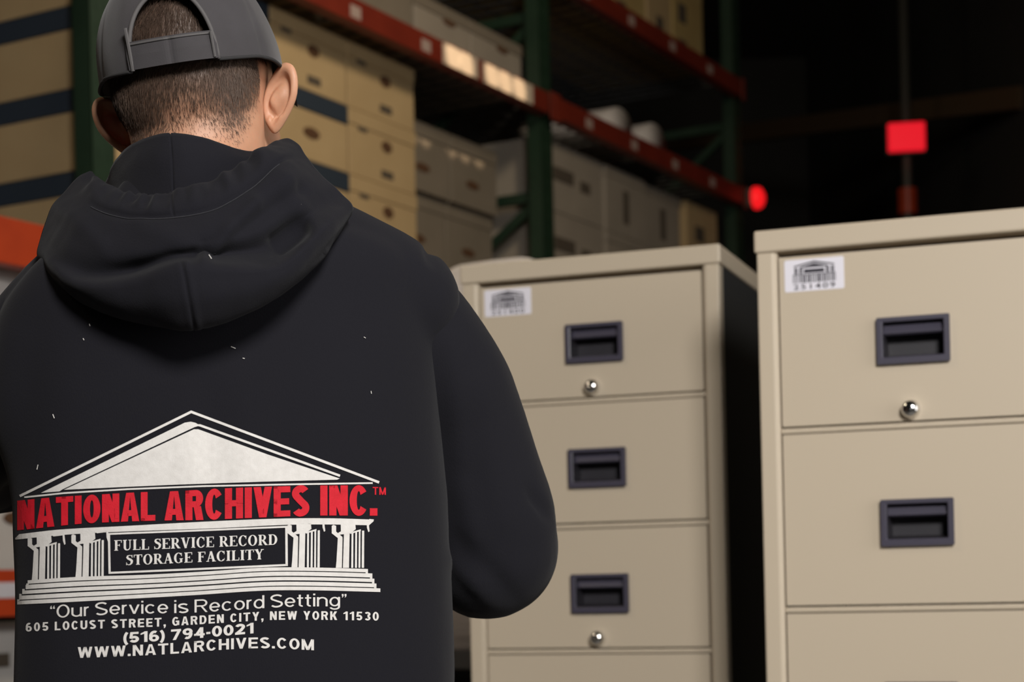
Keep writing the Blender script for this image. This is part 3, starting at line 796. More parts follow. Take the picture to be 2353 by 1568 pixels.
# ---- hoodie: torso and sleeves grown into one cloth surface
def ring(v, uL, uR, dc, b, ex=2.35, n=64):
    """horizontal ring whose outline runs from column uL to column uR"""
    A = P(uL, v, dc - 0.035); B = P(uR, v, dc + 0.035); c = (A + B) / 2; hx = (B - A) / 2
    pts = []
    for k in range(n):
        t = 2 * pi * k / n; ct, st_ = cos(t), sin(t)
        x = (abs(ct) ** (2 / ex)) * (1 if ct > 0 else -1); y = (abs(st_) ** (2 / ex)) * (1 if st_ > 0 else -1)
        pts.append(c + hx * x + Vector((0.10 * b * y, b * y, 0)))
    return pts
TORSO = [  # v, left column, right column, centre depth, half depth
    (380, 330, 600, 1.735, .045), (430, 280, 650, 1.735, .060), (480, 250, 740, 1.738, .076), (520, 205, 830, 1.740, .090), (556, 170, 915, 1.745, .104), (590, 135, 965, 1.75, .112),
    (640, 90, 988, 1.755, .122), (720, 35, 996, 1.76, .132), (820, 5, 1003, 1.762, .139), (920, -2, 1008, 1.764, .143), (1000, 6, 1012, 1.766, .144),
    (1100, 36, 1020, 1.768, .143), (1200, 54, 1026, 1.77, .141), (1300, 61, 1030, 1.77, .139), (1400, 63, 1034, 1.77, .138), (1568, 58, 1041, 1.77, .139), (1720, 50, 1035, 1.77, .136)]
clo = MB(); rows = []
v = 380.0
while v <= 1720:
    uL, uR, dc, b = lerp_table(TORSO, v); rows.append(ring(v, uL, uR, dc, b, 2.0 + 0.5 * smoothstep(420, 640, v))); v += 20
clo.grid(rows, True, True, True)
def sleeve(sec, n=40):
    """sec: (centre, radius across, radius in depth)"""
    rows = []; N = len(sec)
    tab = [[i, *c, r] for i, (c, r) in enumerate(sec)]
    Q = [lerp_table(tab, s / 6) for s in range((N - 1) * 6 + 1)]
    limb(clo, [(Vector(q[:3]), q[3]) for q in Q[::2]], n)
# right arm: shoulder -> elbow -> forearm going forward
trunk, clo = clo, MB()
sleeve([(P(870, 690, 1.80), .062), (P(943, 756, 1.825), .066), (P(1015, 878, 1.855), .072), (P(1042, 957, 1.875), .075), (P(1075, 1085, 1.895), .079), (P(1108, 1190, 1.905), .080), (P(1121, 1262, 1.91), .0765)])
sleeve([(P(1121, 1266, 1.91), .0765), (P(1130, 1245, 1.97), .071), (P(1060, 1215, 2.04), .058), (P(890, 1182, 2.09), .042)])
limb(clo, [(P(1188, 1170, 1.95), .030), (P(1205, 1190, 1.96), .037), (P(1190, 1235, 1.96), .038)])       # bulge of cloth at the elbow
# left arm
sleeve([(P(130, 800, 1.735), .073), (P(55, 870, 1.74), .075), (P(-30, 935, 1.755), .077), (P(-95, 985, 1.78), .077), (P(-130, 1022, 1.80), .076)])
sleeve([(P(-130, 1025, 1.80), .076), (P(-100, 1055, 1.87), .066), (P(40, 1060, 1.97), .056), (P(225, 1057, 2.05), .042)])
limb(trunk, [(P(320, 650, 1.735), .080), (P(205, 722, 1.74), .075), (P(120, 810, 1.74), .074)])              # left shoulder slope
limb(trunk, [(P(600, 570, 1.735), .078), (P(839, 651, 1.775), .065), (P(919, 695, 1.80), .064)])            # right shoulder slope
me_h = remesh(trunk, 0.006, 8); me_s = remesh(clo, 0.006, 8)
# folds pressed into the cloth
bm = bmesh.new(); bm.from_mesh(me_h); bm.from_mesh(me_s); bpy.data.meshes.remove(me_s); bm.normal_update()
def px_of(co):
    x, y, z = co; X = x; Z = z - EYE
    xc = X * CT - Z * ST; yc = X * ST + Z * CT
    return CX + xc / y * FPX, HY - yc / y * FPX
def seg_dist(u, v, a, b):
    ax, ay = a; bx, by = b; dx, dy = bx - ax, by - ay
    t = max(0, min(1, ((u - ax) * dx + (v - ay) * dy) / (dx * dx + dy * dy)))
    return sqrt((u - ax - t * dx) ** 2 + (v - ay - t * dy) ** 2), t
FOLDS = [  # (start, end, width px, height m)
    ((1040, 800), (1062, 1130), 30, 0.005), ((1062, 1130), (1110, 1330), 30, 0.005),
    ((1100, 900), (1150, 1180), 45, 0.004), ((1040, 1290), (1130, 1385), 16, 0.005), ((1060, 1240), (1180, 1375), 22, -0.005),
    ((1215, 1130), (1262, 1190), 12, -0.007), ((985, 560), (993, 600), 12, -0.006), ((70, 760), (30, 1150), 60, -0.006), ((700, 800), (760, 1100), 70, 0.002), ((480, 900), (500, 1150), 40, -0.0022), ((430, 980), (445, 1120), 40, 0.0015), ((560, 960), (600, 1180), 60, 0.0015),
    ((250, 1250), (600, 1330), 60, 0.0015), ((300, 1400), (700, 1450), 60, -0.0012)]
moves = []
for vt in bm.verts:
    if vt.co.y > 1.93 or vt.normal.y > 0.3: moves.append(0); continue
    u, w = px_of(vt.co); h_ = 0.0
    for a, b, wd, hg in FOLDS:
        d, t = seg_dist(u, w, a, b)
        if d < wd * 3: h_ += hg * exp(-(d / wd) ** 2) * (0.35 + 0.65 * sin(pi * (0.1 + 0.8 * t)))
    p = vt.co
    h_ += 0.0016 * mnoise.noise(Vector((p.x * 9, p.y * 9, p.z * 6))) + 0.0007 * mnoise.noise(Vector((p.x * 26, p.y * 26, p.z * 15)))
    moves.append(h_)
for vt, h_ in zip(bm.verts, moves): vt.co += vt.normal * h_
bmesh.ops.smooth_vert(bm, verts=bm.verts, factor=0.5, use_axis_x=True, use_axis_y=True, use_axis_z=True)
BACK = BVHTree.FromBMesh(bm)
bmesh.ops.translate(bm, verts=bm.verts, vec=-FEET); bm.to_mesh(me_h); bm.free()
hoodie = link('hoodie', me_h, M_FLEECE, person, True); hoodie['label'] = 'black hooded sweatshirt with a printed back'

# ---- the hood lying on the shoulders
HOODL = [
 [(243,420,1.760),(262,372,1.715),(300,334,1.685),(350,313,1.665),(403,306,1.655),(455,314,1.660),(505,328,1.675),(560,344,1.700),(600,345,1.730)],   # collar top, outer
 [(240,445,1.755),(262,410,1.705),(300,380,1.672),(350,366,1.652),(406,362,1.643),(458,362,1.648),(510,362,1.662),(570,360,1.690),(612,352,1.725)],
 [(236,455,1.750),(262,440,1.695),(300,452,1.664),(350,462,1.645),(408,458,1.636),(470,440,1.641),(525,408,1.655),(580,370,1.685),(618,345,1.725)],   # valley
 [(222,415,1.735),(250,424,1.678),(292,444,1.646),(345,452,1.628),(400,444,1.618),(475,424,1.622),(545,384,1.638),(603,340,1.668),(645,322,1.715)],   # band crest inner
 [(206,393,1.722),(232,418,1.664),(282,441,1.634),(338,449,1.615),(400,441,1.605),(480,419,1.609),(552,377,1.626),(612,334,1.655),(662,322,1.705)],
 [(188,402,1.712),(216,436,1.648),(268,464,1.619),(328,474,1.600),(400,469,1.590),(488,448,1.594),(566,404,1.611),(632,350,1.640),(686,334,1.695)],
 [(168,420,1.705),(200,460,1.640),(252,486,1.612),(320,497,1.594),(400,493,1.585),(492,475,1.589),(574,428,1.606),(648,368,1.636),(704,360,1.690)],   # stitch line
 [(138,456,1.698),(172,500,1.630),(232,530,1.600),(312,540,1.582),(402,530,1.574),(500,512,1.578),(592,465,1.597),(672,398,1.630),(734,398,1.685)],
 [(112,495,1.692),(146,550,1.622),(215,584,1.592),(308,586,1.577),(404,566,1.570),(506,556,1.575),(610,520,1.597),(698,440,1.632),(764,425,1.684)],
 [(94,540,1.688),(130,592,1.622),(206,630,1.598),(308,622,1.590),(407,590,1.576),(512,586,1.590),(630,566,1.612),(722,486,1.642),(786,446,1.684)],   # hollow above the lip
 [(86,572,1.680),(124,617,1.610),(203,652,1.578),(308,639,1.560),(408,606,1.545),(518,610,1.553),(642,602,1.577),(738,520,1.615),(803,462,1.678)],   # lip
 [(86,590,1.678),(130,640,1.607),(214,672,1.574),(318,665,1.554),(412,640,1.540),(524,640,1.549),(648,622,1.573),(744,540,1.612),(810,472,1.678)],
 [(92,602,1.682),(148,662,1.612),(238,704,1.580),(334,712,1.560),(421,704,1.547),(530,690,1.556),(650,650,1.579),(744,570,1.618),(812,482,1.682)],
 [(98,612,1.694),(166,682,1.628),(258,728,1.598),(350,748,1.583),(430,760,1.573),(533,736,1.580),(646,680,1.600),(740,596,1.640),(806,496,1.694)],   # bottom edge
 [(104,610,1.715),(172,676,1.655),(262,716,1.628),(352,732,1.618),(430,740,1.612),(532,720,1.615),(642,668,1.630),(734,588,1.665),(800,492,1.715)],
]
hood = MB(); NS, rows = 240, []
ctrl = [[P(*p) for p in L] for L in HOODL]
def spline_row(L, n):
    tab = [[i, *q] for i, q in enumerate(L)]
    return [Vector(lerp_table(tab, (len(L) - 1) * k / n)) for k in range(n + 1)]
wide = [spline_row(L, NS) for L in ctrl]
fineN = 6
for i in range((len(wide) - 1) * fineN + 1):
    t = i / fineN; row = []
    for k in range(NS + 1):
        tab = [[j, *wide[j][k]] for j in range(max(0, int(t) - 2), min(len(wide), int(t) + 4))]
        row.append(Vector(lerp_table(tab, t)))
    rows.append(row)
# wrinkles: gathered band, seam groove and soft creases
def row_of(i): return i / fineN
nrm_rows = []
for i, row in enumerate(rows):
    rr = row_of(i); out = []
    for k, p in enumerate(row):
        a = rows[min(i + 1, len(rows) - 1)][k] - rows[max(i - 1, 0)][k]; b = row[min(k + 1, NS)] - row[max(k - 1, 0)]
        n_ = a.cross(b); n_ = n_.normalized() if n_.length > 1e-9 else Vector((0, -1, 0))
        if n_.y > 0: n_ = -n_
        s = k / NS; h_ = 0.0
        band = exp(-((rr - 4.3) / 0.9) ** 2)
        h_ += band * 0.0030 * mnoise.noise(Vector((s * 26, rr * 0.8, 3.1))) + band * 0.0020 * sin(s * 60 + 2.5 * sin(s * 17))
        h_ -= 0.0032 * exp(-((rr - 6.0) / 0.16) ** 2) * smoothstep(0.1, 0.2, s) * smoothstep(1.0, 0.85, s)
        sc = 0.5 + 0.004 * (rr - 7)
        seam = exp(-((s - sc) / 0.0030) ** 2)
        h_ -= 0.0018 * seam * smoothstep(9.7, 10.2, rr) + 0.0022 * seam * (rr < 6)
        if rr > 9.8: h_ += 0.0012 * exp(-((s - sc - 0.012) / 0.010) ** 2) + 0.0006 * exp(-((s - sc + 0.012) / 0.010) ** 2)
        u, w = px_of(p)
        for a_, b_, wd, hg in (((590, 470), (470, 590), 16, 0.006), ((560, 520), (690, 440), 22, -0.007), ((640, 560), (690, 520), 20, -0.010), ((660, 420), (700, 500), 26, 0.006), ((140, 480), (230, 560), 22, 0.003), ((330, 520), (420, 560), 24, 0.002), ((470, 560), (540, 540), 16, -0.004)):
            d, t_ = seg_dist(u, w, a_, b_)
            if d < wd * 3 and rr > 6: h_ += hg * exp(-(d / wd) ** 2)
        h_ += 0.0014 * mnoise.noise(p * 22) + 0.0006 * mnoise.noise(p * 60)
        out.append(p + n_ * h_)
    nrm_rows.append(out)
hood.grid(nrm_rows)
ho = hood.build('hood', M_FLEECE, hoodie, smooth=True, origin=FEET, fix=True); ho['label'] = 'hood folded down on the shoulders'
md = ho.modifiers.new('thick', 'SOLIDIFY'); md.thickness = 0.004; md.offset = -1 if True else 1
# stitch row along the hood's hem
sq = MB()
row6 = [nrm_rows[int(6.25 * fineN)][k] for k in range(NS + 1)]
for k in range(int(NS * .16), int(NS * .86)):
    for h_ in (0.15, 0.65):
        a = row6[k].lerp(row6[k + 1], h_); b = row6[k].lerp(row6[k + 1], h_ + 0.3); off = Vector((0, -0.0012, 0))
        sq.tube([a + off, b + off], 0.00045, 5)
M_THREAD = mat('black_thread', (0.035, 0.035, 0.042), 0.8)
sx = sq.build('stitching', M_THREAD, hoodie, origin=FEET); sx['kind'] = 'stuff'
# lint on the cloth
lt = MB(); rl_ = random.Random(5)
for (u, w, ln, an) in ((536, 799, 7, 0.4), (483, 590, 7, 1.0), (123, 957, 6, 1.2), (86, 1074, 7, 1.8), (853, 902, 4, 1.4), (560, 824, 3, .2), (838, 776, 3, .6), (690, 470, 3, 0), (206, 747, 3, 1.3), (192, 780, 3, 1.1)):
    o_ = Vector((0, 0, EYE)); pts = []
    for s in (-0.5, 0, 0.5):
        q = P(u + ln * s * cos(an) * 1.6, w + ln * s * sin(an) * 1.6, 1.7); d = (q - o_).normalized()
        hit = BACK.ray_cast(o_, d)[0]
        if u == 483 or u == 690: hit = o_ + d * ((1.567 if u == 483 else 1.625) / d.y)
        if hit: pts.append(hit - d * 0.0012)
    if len(pts) == 3: lt.tube(pts, 0.0004, 6)
l_ = lt.build('lint', M_LINT, hoodie, origin=FEET); l_['kind'] = 'stuff'
# cuffs and hem band
hb = MB(); rws = []
for v_, gr in ((1700, 0.0), (1705, 0.006), (1790, 0.004), (1800, -0.004)):
    uL, uR, dc, b = lerp_table(TORSO, v_); rws.append(ring(v_, uL - gr * 2000, uR + gr * 2000, dc, b + gr, 2.5))
hb.grid(rws, True, True, True); hb.build('hem_band', M_FLEECE, hoodie, smooth=True, origin=FEET)
for w, e in ((WRR, ELR), (WRL, ELL)):
    d = (w - e).normalized(); cf = MB(); cf.tube([w - d * 0.05, w - d * 0.045, w + d * 0.0, w + d * 0.008], [0.040, 0.042, 0.038, 0.034], 20); cf.build('cuff', M_FLEECE, hoodie, smooth=True, origin=FEET)
# trousers and shoes, below the picture
tr = MB()
limb(tr, [(PEL + Vector((0, 0, 0.02)), 0.138), (PEL + Vector((0, 0, -0.05)), 0.14)])
for s in (-1, 1):
    hip = PEL + Vector((0.085 * s, 0, -0.05)); kn = Vector((FEET.x + 0.11 * s, FEET.y + 0.02, 0.48)); an = Vector((FEET.x + 0.12 * s, FEET.y - 0.01, 0.12))
    limb(tr, [(hip, 0.105), (hip.lerp(kn, .5), 0.092), (kn, 0.078), (kn.lerp(an, .5), 0.072), (an, 0.066)])
me_t = remesh(tr, 0.012, 4)
for v_ in me_t.vertices: v_.co -= FEET
link('trousers', me_t, M_JEANS, person, True)
for s in (-1, 1):
    sh = MB(); rws = []
    for k in range(13):
        t = k / 12; y = -0.085 + 0.29 * t; wv = 0.036 + 0.012 * sin(pi * min(1, t * 1.1)); hgt = 0.095 - 0.045 * smoothstep(0.35, 0.75, t); wv *= (0.75 if k in (0, 12) else 1)
        c = Vector((FEET.x + 0.12 * s + 0.012 * s * t, FEET.y + y, 0))
        rws.append([c + Vector((wv * cos(a) * (1 if sin(a) < 0.2 else 0.9), 0, max(0.0, hgt * 0.5 + hgt * 0.5 * sin(a) * 1.05))) for a in [2 * pi * q / 20 for q in range(20)]])
    sh.grid(rws, True, True, True); sh.build('shoe', M_SHOE, person, smooth=True, origin=FEET)
# ------------------------------------------------------------------ screen print on the hoodie's back
# artwork is drawn flat (x right, y down, artwork units), then laid on the cloth
AS = 2.5705
def art(x, y):  return (20 + x / AS, 920 + y / AS)
class Flat:
    def __init__(s): s.v = []; s.f = []
    def poly(s, pts): o = len(s.v); s.v += [tuple(p) for p in pts]; s.f.append(tuple(range(o, o + len(pts))))
    def mesh(s, vs, fs): o = len(s.v); s.v += [tuple(p) for p in vs]; s.f += [tuple(i + o for i in f) for f in fs]
    def line(s, pts, w):
        """thick open polyline, mitred"""
        w = w if hasattr(w, '__len__') else [w] * len(pts); L, R = [], []
        for i, (x, y) in enumerate(pts):
            x0, y0 = pts[max(i - 1, 0)]; x1, y1 = pts[min(i + 1, len(pts) - 1)]
            if 0 < i < len(pts) - 1:
                a = Vector((x - x0, y - y0)).normalized(); b = Vector((x1 - x, y1 - y)).normalized(); t = (a + b).normalized(); k = 1 / max(0.35, t.dot(a))
            else: t = Vector((x1 - x0, y1 - y0)).normalized(); k = 1
            n = Vector((-t.y, t.x)) * w[i] / 2 * k; L.append((x + n.x, y + n.y)); R.append((x - n.x, y - n.y))
        for i in range(len(pts) - 1): s.poly([L[i], L[i + 1], R[i + 1], R[i]])
def pl_y(pts, x):
    if len(pts) > 2:
        return lerp_table([list(p) for p in pts], x)[0] if pts[0][0] <= x <= pts[-1][0] else (pts[0][1] + (pts[1][1]-pts[0][1])/(pts[1][0]-pts[0][0])*(x-pts[0][0]) if x < pts[0][0] else pts[-1][1] + (pts[-1][1]-pts[-2][1])/(pts[-1][0]-pts[-2][0])*(x-pts[-1][0]))
    (a, b), (c, d) = pts; return b + (d - b) * (x - a) / (c - a)
# -- serif capitals, drawn as strokes in a unit-high box (y up)
def sector(cx, cy, rx, ry, tx, ty, a0, a1, n=14):
    """elliptic band: outer radii rx, ry; thickness tx at the sides, ty at top and bottom"""
    o = []; i_ = []
    for k in range(n + 1):
        a = radians(a0 + (a1 - a0) * k / n); o.append((cx + rx * cos(a), cy + ry * sin(a))); i_.append((cx + (rx - tx) * cos(a), cy + (ry - ty) * sin(a)))
    return [[o[k], o[k + 1], i_[k + 1], i_[k]] for k in range(n)]
def rc(a, b, c, d): return [(a, b), (c, b), (c, d), (a, d)]
TN, TK, SF = 0.075, 0.19, 0.065
def srf(x, y, w=0.20): return rc(x - w / 2 - .03, y, x + w / 2 + .03, y + SF)
def sstem(x, b=True, t=True):
    r = [rc(x - TK / 2, 0, x + TK / 2, 1)]
    if b: r.append(srf(x, 0, .25))
    if t: r.append(srf(x, 1 - SF, .25))
    return r
def thick(pts, w):
    f = Flat(); f.line(pts, w); return [[f.v[i] for i in q] for q in f.f]
G = {}
G['I'] = (0.42, sstem(.21))
G['F'] = (0.68, sstem(.20) + [rc(.2, 1 - SF, .64, 1), rc(.585, .74, .64, 1), rc(.2, .48, .48, .54), rc(.43, .40, .48, .62)])
G['E'] = (0.72, sstem(.20) + [rc(.2, 1 - SF, .66, 1), rc(.605, .76, .66, 1), rc(.2, .48, .48, .54), rc(.43, .40, .48, .62), rc(.2, 0, .68, SF), rc(.625, 0, .68, .26)])
G['L'] = (0.68, sstem(.20) + [rc(.2, 0, .65, SF), rc(.595, 0, .65, .28)])
G['T'] = (0.72, sstem(.36, True, False) + [rc(.03, 1 - SF, .69, 1), rc(.03, .74, .085, 1), rc(.635, .74, .69, 1)])
G['U'] = (0.80, [rc(.115, .28, .30, 1), rc(.58, .28, .655, 1), srf(.21, 1 - SF, .25), srf(.62, 1 - SF, .19)] + sector(.385, .30, .27, .32, .185, .10, 180, 270) + sector(.385, .30, .27, .32, .075, .10, 270, 360))
G['D'] = (0.80, sstem(.20) + [rc(.2, 1 - SF, .38, 1), rc(.2, 0, .38, SF)] + sector(.38, .5, .37, .5, .19, SF, -90, 90))
G['O'] = (0.82, sector(.41, .5, .36, .52, .185, .06, 0, 360, 32))
G['C'] = (0.76, sector(.41, .5, .36, .52, .185, .06, 42, 318, 26) + [rc(.615, .66, .665, .98), rc(.64, .12, .67, .30)])
G['G'] = (0.82, sector(.41, .5, .36, .52, .185, .06, 42, 318, 26) + [rc(.615, .66, .665, .98), rc(.53, .06, .70, .42), srf(.615, .38, .22)])
G['R'] = (0.80, sstem(.20) + [rc(.2, 1 - SF, .40, 1), rc(.2, .46, .40, .52)] + sector(.40, .73, .25, .27, .17, .06, -90, 90) + thick([(.40, .48), (.66, .03)], .17) + [srf(.70, 0, .12)])
G['V'] = (0.80, thick([(.17, 1), (.42, 0)], .18) + thick([(.42, 0), (.65, 1)], .075) + [srf(.17, 1 - SF, .24), srf(.65, 1 - SF, .17)])
G['A'] = (0.80, thick([(.15, 0), (.385, 1)], .075) + thick([(.385, 1), (.63, 0)], .18) + [rc(.24, .30, .56, .36), srf(.14, 0, .17), srf(.64, 0, .24)])
G['Y'] = (0.80, thick([(.17, 1), (.40, .46)], .18) + thick([(.40, .46), (.63, 1)], .075) + [rc(.305, 0, .495, .5), srf(.40, 0, .25), srf(.17, 1 - SF, .24), srf(.64, 1 - SF, .17)])
G['S'] = (0.62, thick([(.52, .80), (.45, .93), (.31, .965), (.17, .91), (.135, .77), (.22, .64), (.40, .53), (.50, .40), (.475, .20), (.36, .055), (.23, .035), (.12, .10), (.065, .24)],
                      [.05, .06, .07, .11, .16, .19, .20, .19, .16, .10, .07, .06, .05]) + [rc(.49, .72, .54, .99), rc(.05, .01, .10, .28)])
def lay_serif(fl, txt, x0, x1, base, cap):
    x = 0; items = []
    for ch in txt:
        if ch == ' ': x += 0.34; continue
        w, ps = G[ch]; items += [[(x + a, b) for a, b in p] for p in ps]; x += w
    for p in items:
        q = []
        for a, b in p:
            X = x0 + (x1 - x0) * a / x; q.append((X, pl_y(base, X) - b * cap))
        fl.poly(q)

# -- plain grotesque letters, drawn as strokes in a unit-high box (y up); w = stroke weight, W = letter width
def arcp(cx, cy, rx, ry, a0, a1, n=12): return [(cx + rx * cos(radians(a0 + (a1 - a0) * k / n)), cy + ry * sin(radians(a0 + (a1 - a0) * k / n))) for k in range(n + 1)]
def slant(xa, xb, y0, y1, ww): return [(xa, y0), (xa + ww, y0), (xb + ww, y1), (xb, y1)]
def sans(ch, w, W=0.66, h=None):
    """-> (advance without side bearing, polygons)"""
    h = h or w * 0.86; R = []; o = W / 2; X = 0.72
    def st(x, y0=0, y1=1): R.append(rc(x, y0, x + w, y1))
    def hb(x0, x1, y): R.append(rc(x0, y, x1, y + h))
    def band(cx, cy, rx, ry, a0, a1, n=20): R.extend(sector(cx, cy, rx, ry, w, h, a0, a1, n))
    def pen(pts, k=1.0): R.extend(thick(pts, w * k))
    if ch == 'I': st(0); return w, R
    if ch == 'N': st(0); st(W - w); R.append(slant(W - w * 1.12, 0, 0, 1, w * 1.12)); return W, R
    if ch == 'H': st(0); st(W - w); hb(0, W, .5 - h / 2); return W, R
    if ch == 'E': W *= .92; st(0); hb(0, W, 1 - h); hb(0, W * .93, .5 - h / 2); hb(0, W, 0); return W, R
    if ch == 'F': W *= .88; st(0); hb(0, W, 1 - h); hb(0, W * .9, .5 - h / 2); return W, R
    if ch == 'L': W *= .84; st(0); hb(0, W, 0); return W, R
    if ch == 'T': st(o - w / 2); hb(0, W, 1 - h); return W, R
    if ch == 'A':
        W *= 1.06; o = W / 2; k = w * 1.04
        R.append([(0, 0), (k, 0), (o, .86), (o, 1), (o - k * .55, 1)]); R.append([(W, 0), (o, 0) if False else (W - k, 0), (o, .86), (o, 1), (o + k * .55, 1)]); hb(W * .24, W * .76, .19); return W, R
    if ch == 'V': W *= 1.02; o = W / 2; R.append(slant(o - w * .52, 0, 0, 1, w * 1.04)); R.append(slant(o - w * .52, W - w * 1.04, 0, 1, w * 1.04)); return W, R
    if ch == 'W':
        W *= 1.42; k = w
        for a, b in ((.27, 0), (.27, .5), (.73, .5), (.73, 1)): R.append(slant(W * a - k / 2, b * W - k * (b if b != .5 else .5), 0, 1, k))
        return W, R
    if ch == 'M': W *= 1.2; st(0); st(W - w); R.append(slant(W / 2 - w * .5, 0, 0, 1, w)); R.append(slant(W / 2 - w * .5, W - w, 0, 1, w)); return W, R
    if ch == 'Y': R.append(slant(o - w / 2, 0, .40, 1, w * 1.05)); R.append(slant(o - w / 2, W - w * 1.05, .40, 1, w * 1.05)); st(o - w / 2, 0, .42); return W, R
    if ch == 'K': st(0); R.append(slant(w * .6, W - w * 1.2, .38, 1, w * 1.2)); R.append(slant(W - w * 1.1, w * 1.0, 0, .62, w * 1.15)); return W, R
    if ch in 'O0':
        if ch == '0': W *= .9; o = W / 2
        band(o, .5, o, .51, 0, 360, 32); return W, R
    if ch == 'C': band(o, .5, o, .51, 36, 324, 28); return W, R
    if ch == 'G': W *= 1.03; o = W / 2; band(o, .5, o, .51, 44, 340, 28); hb(o, W, .40); st(W - w, .06, .44); return W, R
    if ch == 'D': st(0); hb(0, W * .52, 0); hb(0, W * .52, 1 - h); band(W * .50, .5, W * .50, .5, -90, 90); return W, R
    if ch == 'U': st(0, .32); st(W - w, .32); band(o, .34, o, .35, 180, 360); return W, R
    if ch == 'R':
        st(0); hb(0, W * .6, 1 - h); hb(0, W * .6, .43); band(W * .58, .715, W * .40, .285, -90, 90); R.append(slant(W - w * 1.05, W * .45, 0, .46, w * 1.05)); return W, R
    if ch in 'Ss':
        k = 1.0 if ch == 'S' else X; W *= (.96 if ch == 'S' else .80); e = w / 2; f = h / 2
        sp = arcp(W / 2, 1 - .255, W / 2 - e, .255 - f + .005, 28, 90 + 0, 6) + arcp(W / 2, 1 - .255, W / 2 - e, .255 - f, 100, 215, 9) + [(W * .5, .5)] + arcp(W / 2, .265, W / 2 - e, .265 - f, 35, -90, 9) + arcp(W / 2, .265, W / 2 - e, .265 - f + .005, -100, -152, 5)
        R.extend(thick([(x, y * k) for x, y in sp], w * (1 if ch == 'S' else .97))); return W, R
    if ch == '1': W *= .62; st(W - w); R.append([(0, .68), (0, .82), (W - w * .7, 1), (W - w * .3, 1), (W - w * .3, .84)]); return W, R
    if ch == '2': W *= .9; e = w / 2; pen(arcp(W / 2, .70, W / 2 - e, .30 - e, 165, -12, 12) + [(W * .62, .42), (e * 1.1, h * .6)]); hb(0, W, 0); return W, R
    if ch == '3': W *= .9; e = w / 2; pen(arcp(W / 2, .735, W / 2 - e, .265 - e, 155, -90, 14), .95); pen(arcp(W / 2, .275, W / 2 - e, .275 - e, 90, -155, 14), .95); return W, R
    if ch == '4': W *= .95; st(W * .56, 0, 1); hb(0, W, .22); R.append(slant(0, W * .56, .22, 1, w)); return W, R
    if ch == '5': W *= .9; e = w / 2; hb(w * .4, W * .95, 1 - h); R.append(slant(w * .1, w * .4, .42, 1, w * .9)); pen([(w * .4, .50)] + arcp(W / 2, .32, W / 2 - e, .32 - e, 120, -155, 16), .98); return W, R
    if ch == '6': W *= .9; o = W / 2; band(o, .315, o, .325, 0, 360, 26); pen(arcp(o + w * .1, .5, o - w * .4, .5 - h / 2, 60, 185, 10), .95); return W, R
    if ch == '9': a, q = sans('6', w, W, h); return a, [[(a - x, 1 - y) for x, y in p] for p in q]
    if ch == '7': W *= .9; hb(0, W, 1 - h); R.append(slant(W * .16, W - w, 0, 1 - h * .5, w)); return W, R
    if ch == '.': R.append(rc(0, 0, w * 1.05, w * 1.05)); return w * 1.05, R
    if ch == ',': R.append(rc(0, 0, w * 1.05, w * 1.05)); R.append([(w * .35, 0), (w * 1.05, 0), (w * .6, -w * 1.0), (w * .1, -w * 1.0)]); return w * 1.05, R
    if ch == '-': R.append(rc(0, .30, .30, .30 + h)); return .30, R
    if ch == '(': pen(arcp(.52, .42, .46, .72, 128, 232, 12), .9); mx = min(x for p in R for x, y in p); return .30, [[(x - mx, y) for x, y in p] for p in R]
    if ch == ')': a, q = sans('(', w, W, h); return a, [[(a - x, y) for x, y in p] for p in q]
    if ch in '\u201c\u201d':
        for k in (0, .17):
            R.append(rc(k, .80 if ch == '\u201d' else .72, k + .11, .94 if ch == '\u201d' else .84)); R.append([(k + .05, .80), (k + .11, .80), (k + .06, .68), (k + .0, .68)] if ch == '\u201d' else [(k, .84), (k + .06, .84), (k + .10, .96), (k + .05, .96)])
        return .28, R
    if ch == 'i': st(0, 0, X); R.append(rc(0, .87, w, 1)); return w, R
    W *= .82; o = W / 2
    if ch == 'u': st(0, .25, X); st(W - w, 0, X); band(o, .27, o, .28, 180, 360); return W, R
    if ch == 'n': st(0, 0, X); st(W - w, 0, .46); band(o, .45, o, .28, 0, 180); return W, R
    if ch == 'r': st(0, 0, X); band(.26, .45, .26, .28, 80, 170, 8); return .32, R
    if ch == 'o': band(o, X / 2, o, X / 2 + .01, 0, 360, 28); return W, R
    if ch == 'c': band(o, X / 2, o, X / 2 + .01, 42, 318, 24); return W, R
    if ch == 'e': band(o, X / 2, o, X / 2 + .01, 0, 322, 26); hb(w * .6, W - w * .4, X / 2 - h * .55); return W, R
    if ch == 'v': R.append(slant(o - w * .52, 0, 0, X, w * 1.04)); R.append(slant(o - w * .52, W - w * 1.04, 0, X, w * 1.04)); return W, R
    if ch == 'd': st(W - w); band(o, X / 2, o, X / 2 + .01, 0, 360, 28); return W, R
    if ch == 't': st(.10, .10, .93); hb(0, .36, X - h); band(.30, .18, .20, .185, 185, 285, 8); return .38, R
    if ch == 'g': st(W - w, -.08, X); band(o, X / 2, o, X / 2 + .01, 0, 360, 28); band(o, -.04, o, .23, 195, 360, 14); return W, R
    raise KeyError(ch)
def lay_sans(fl, txt, x0, x1, base, cap, w, W=0.66, gap=0.07, sp=0.30, h=None):
    x = 0.0; items = []
    for ch in txt:
        if ch == ' ': x += sp - gap; continue
        a, ps = sans(ch, w, W, h); items += [[(x + p, q) for p, q in po] for po in ps]; x += a + gap
    x -= gap
    for po in items:
        out = []
        for p, q in po:
            X_ = x0 + (x1 - x0) * p / x; yb = pl_y(base, X_); out.append((X_, yb - q * cap if not hasattr(cap, '__len__') else yb + (pl_y(cap, X_) - yb) * q))
        fl.poly(out)

wf, rf = Flat(), Flat()
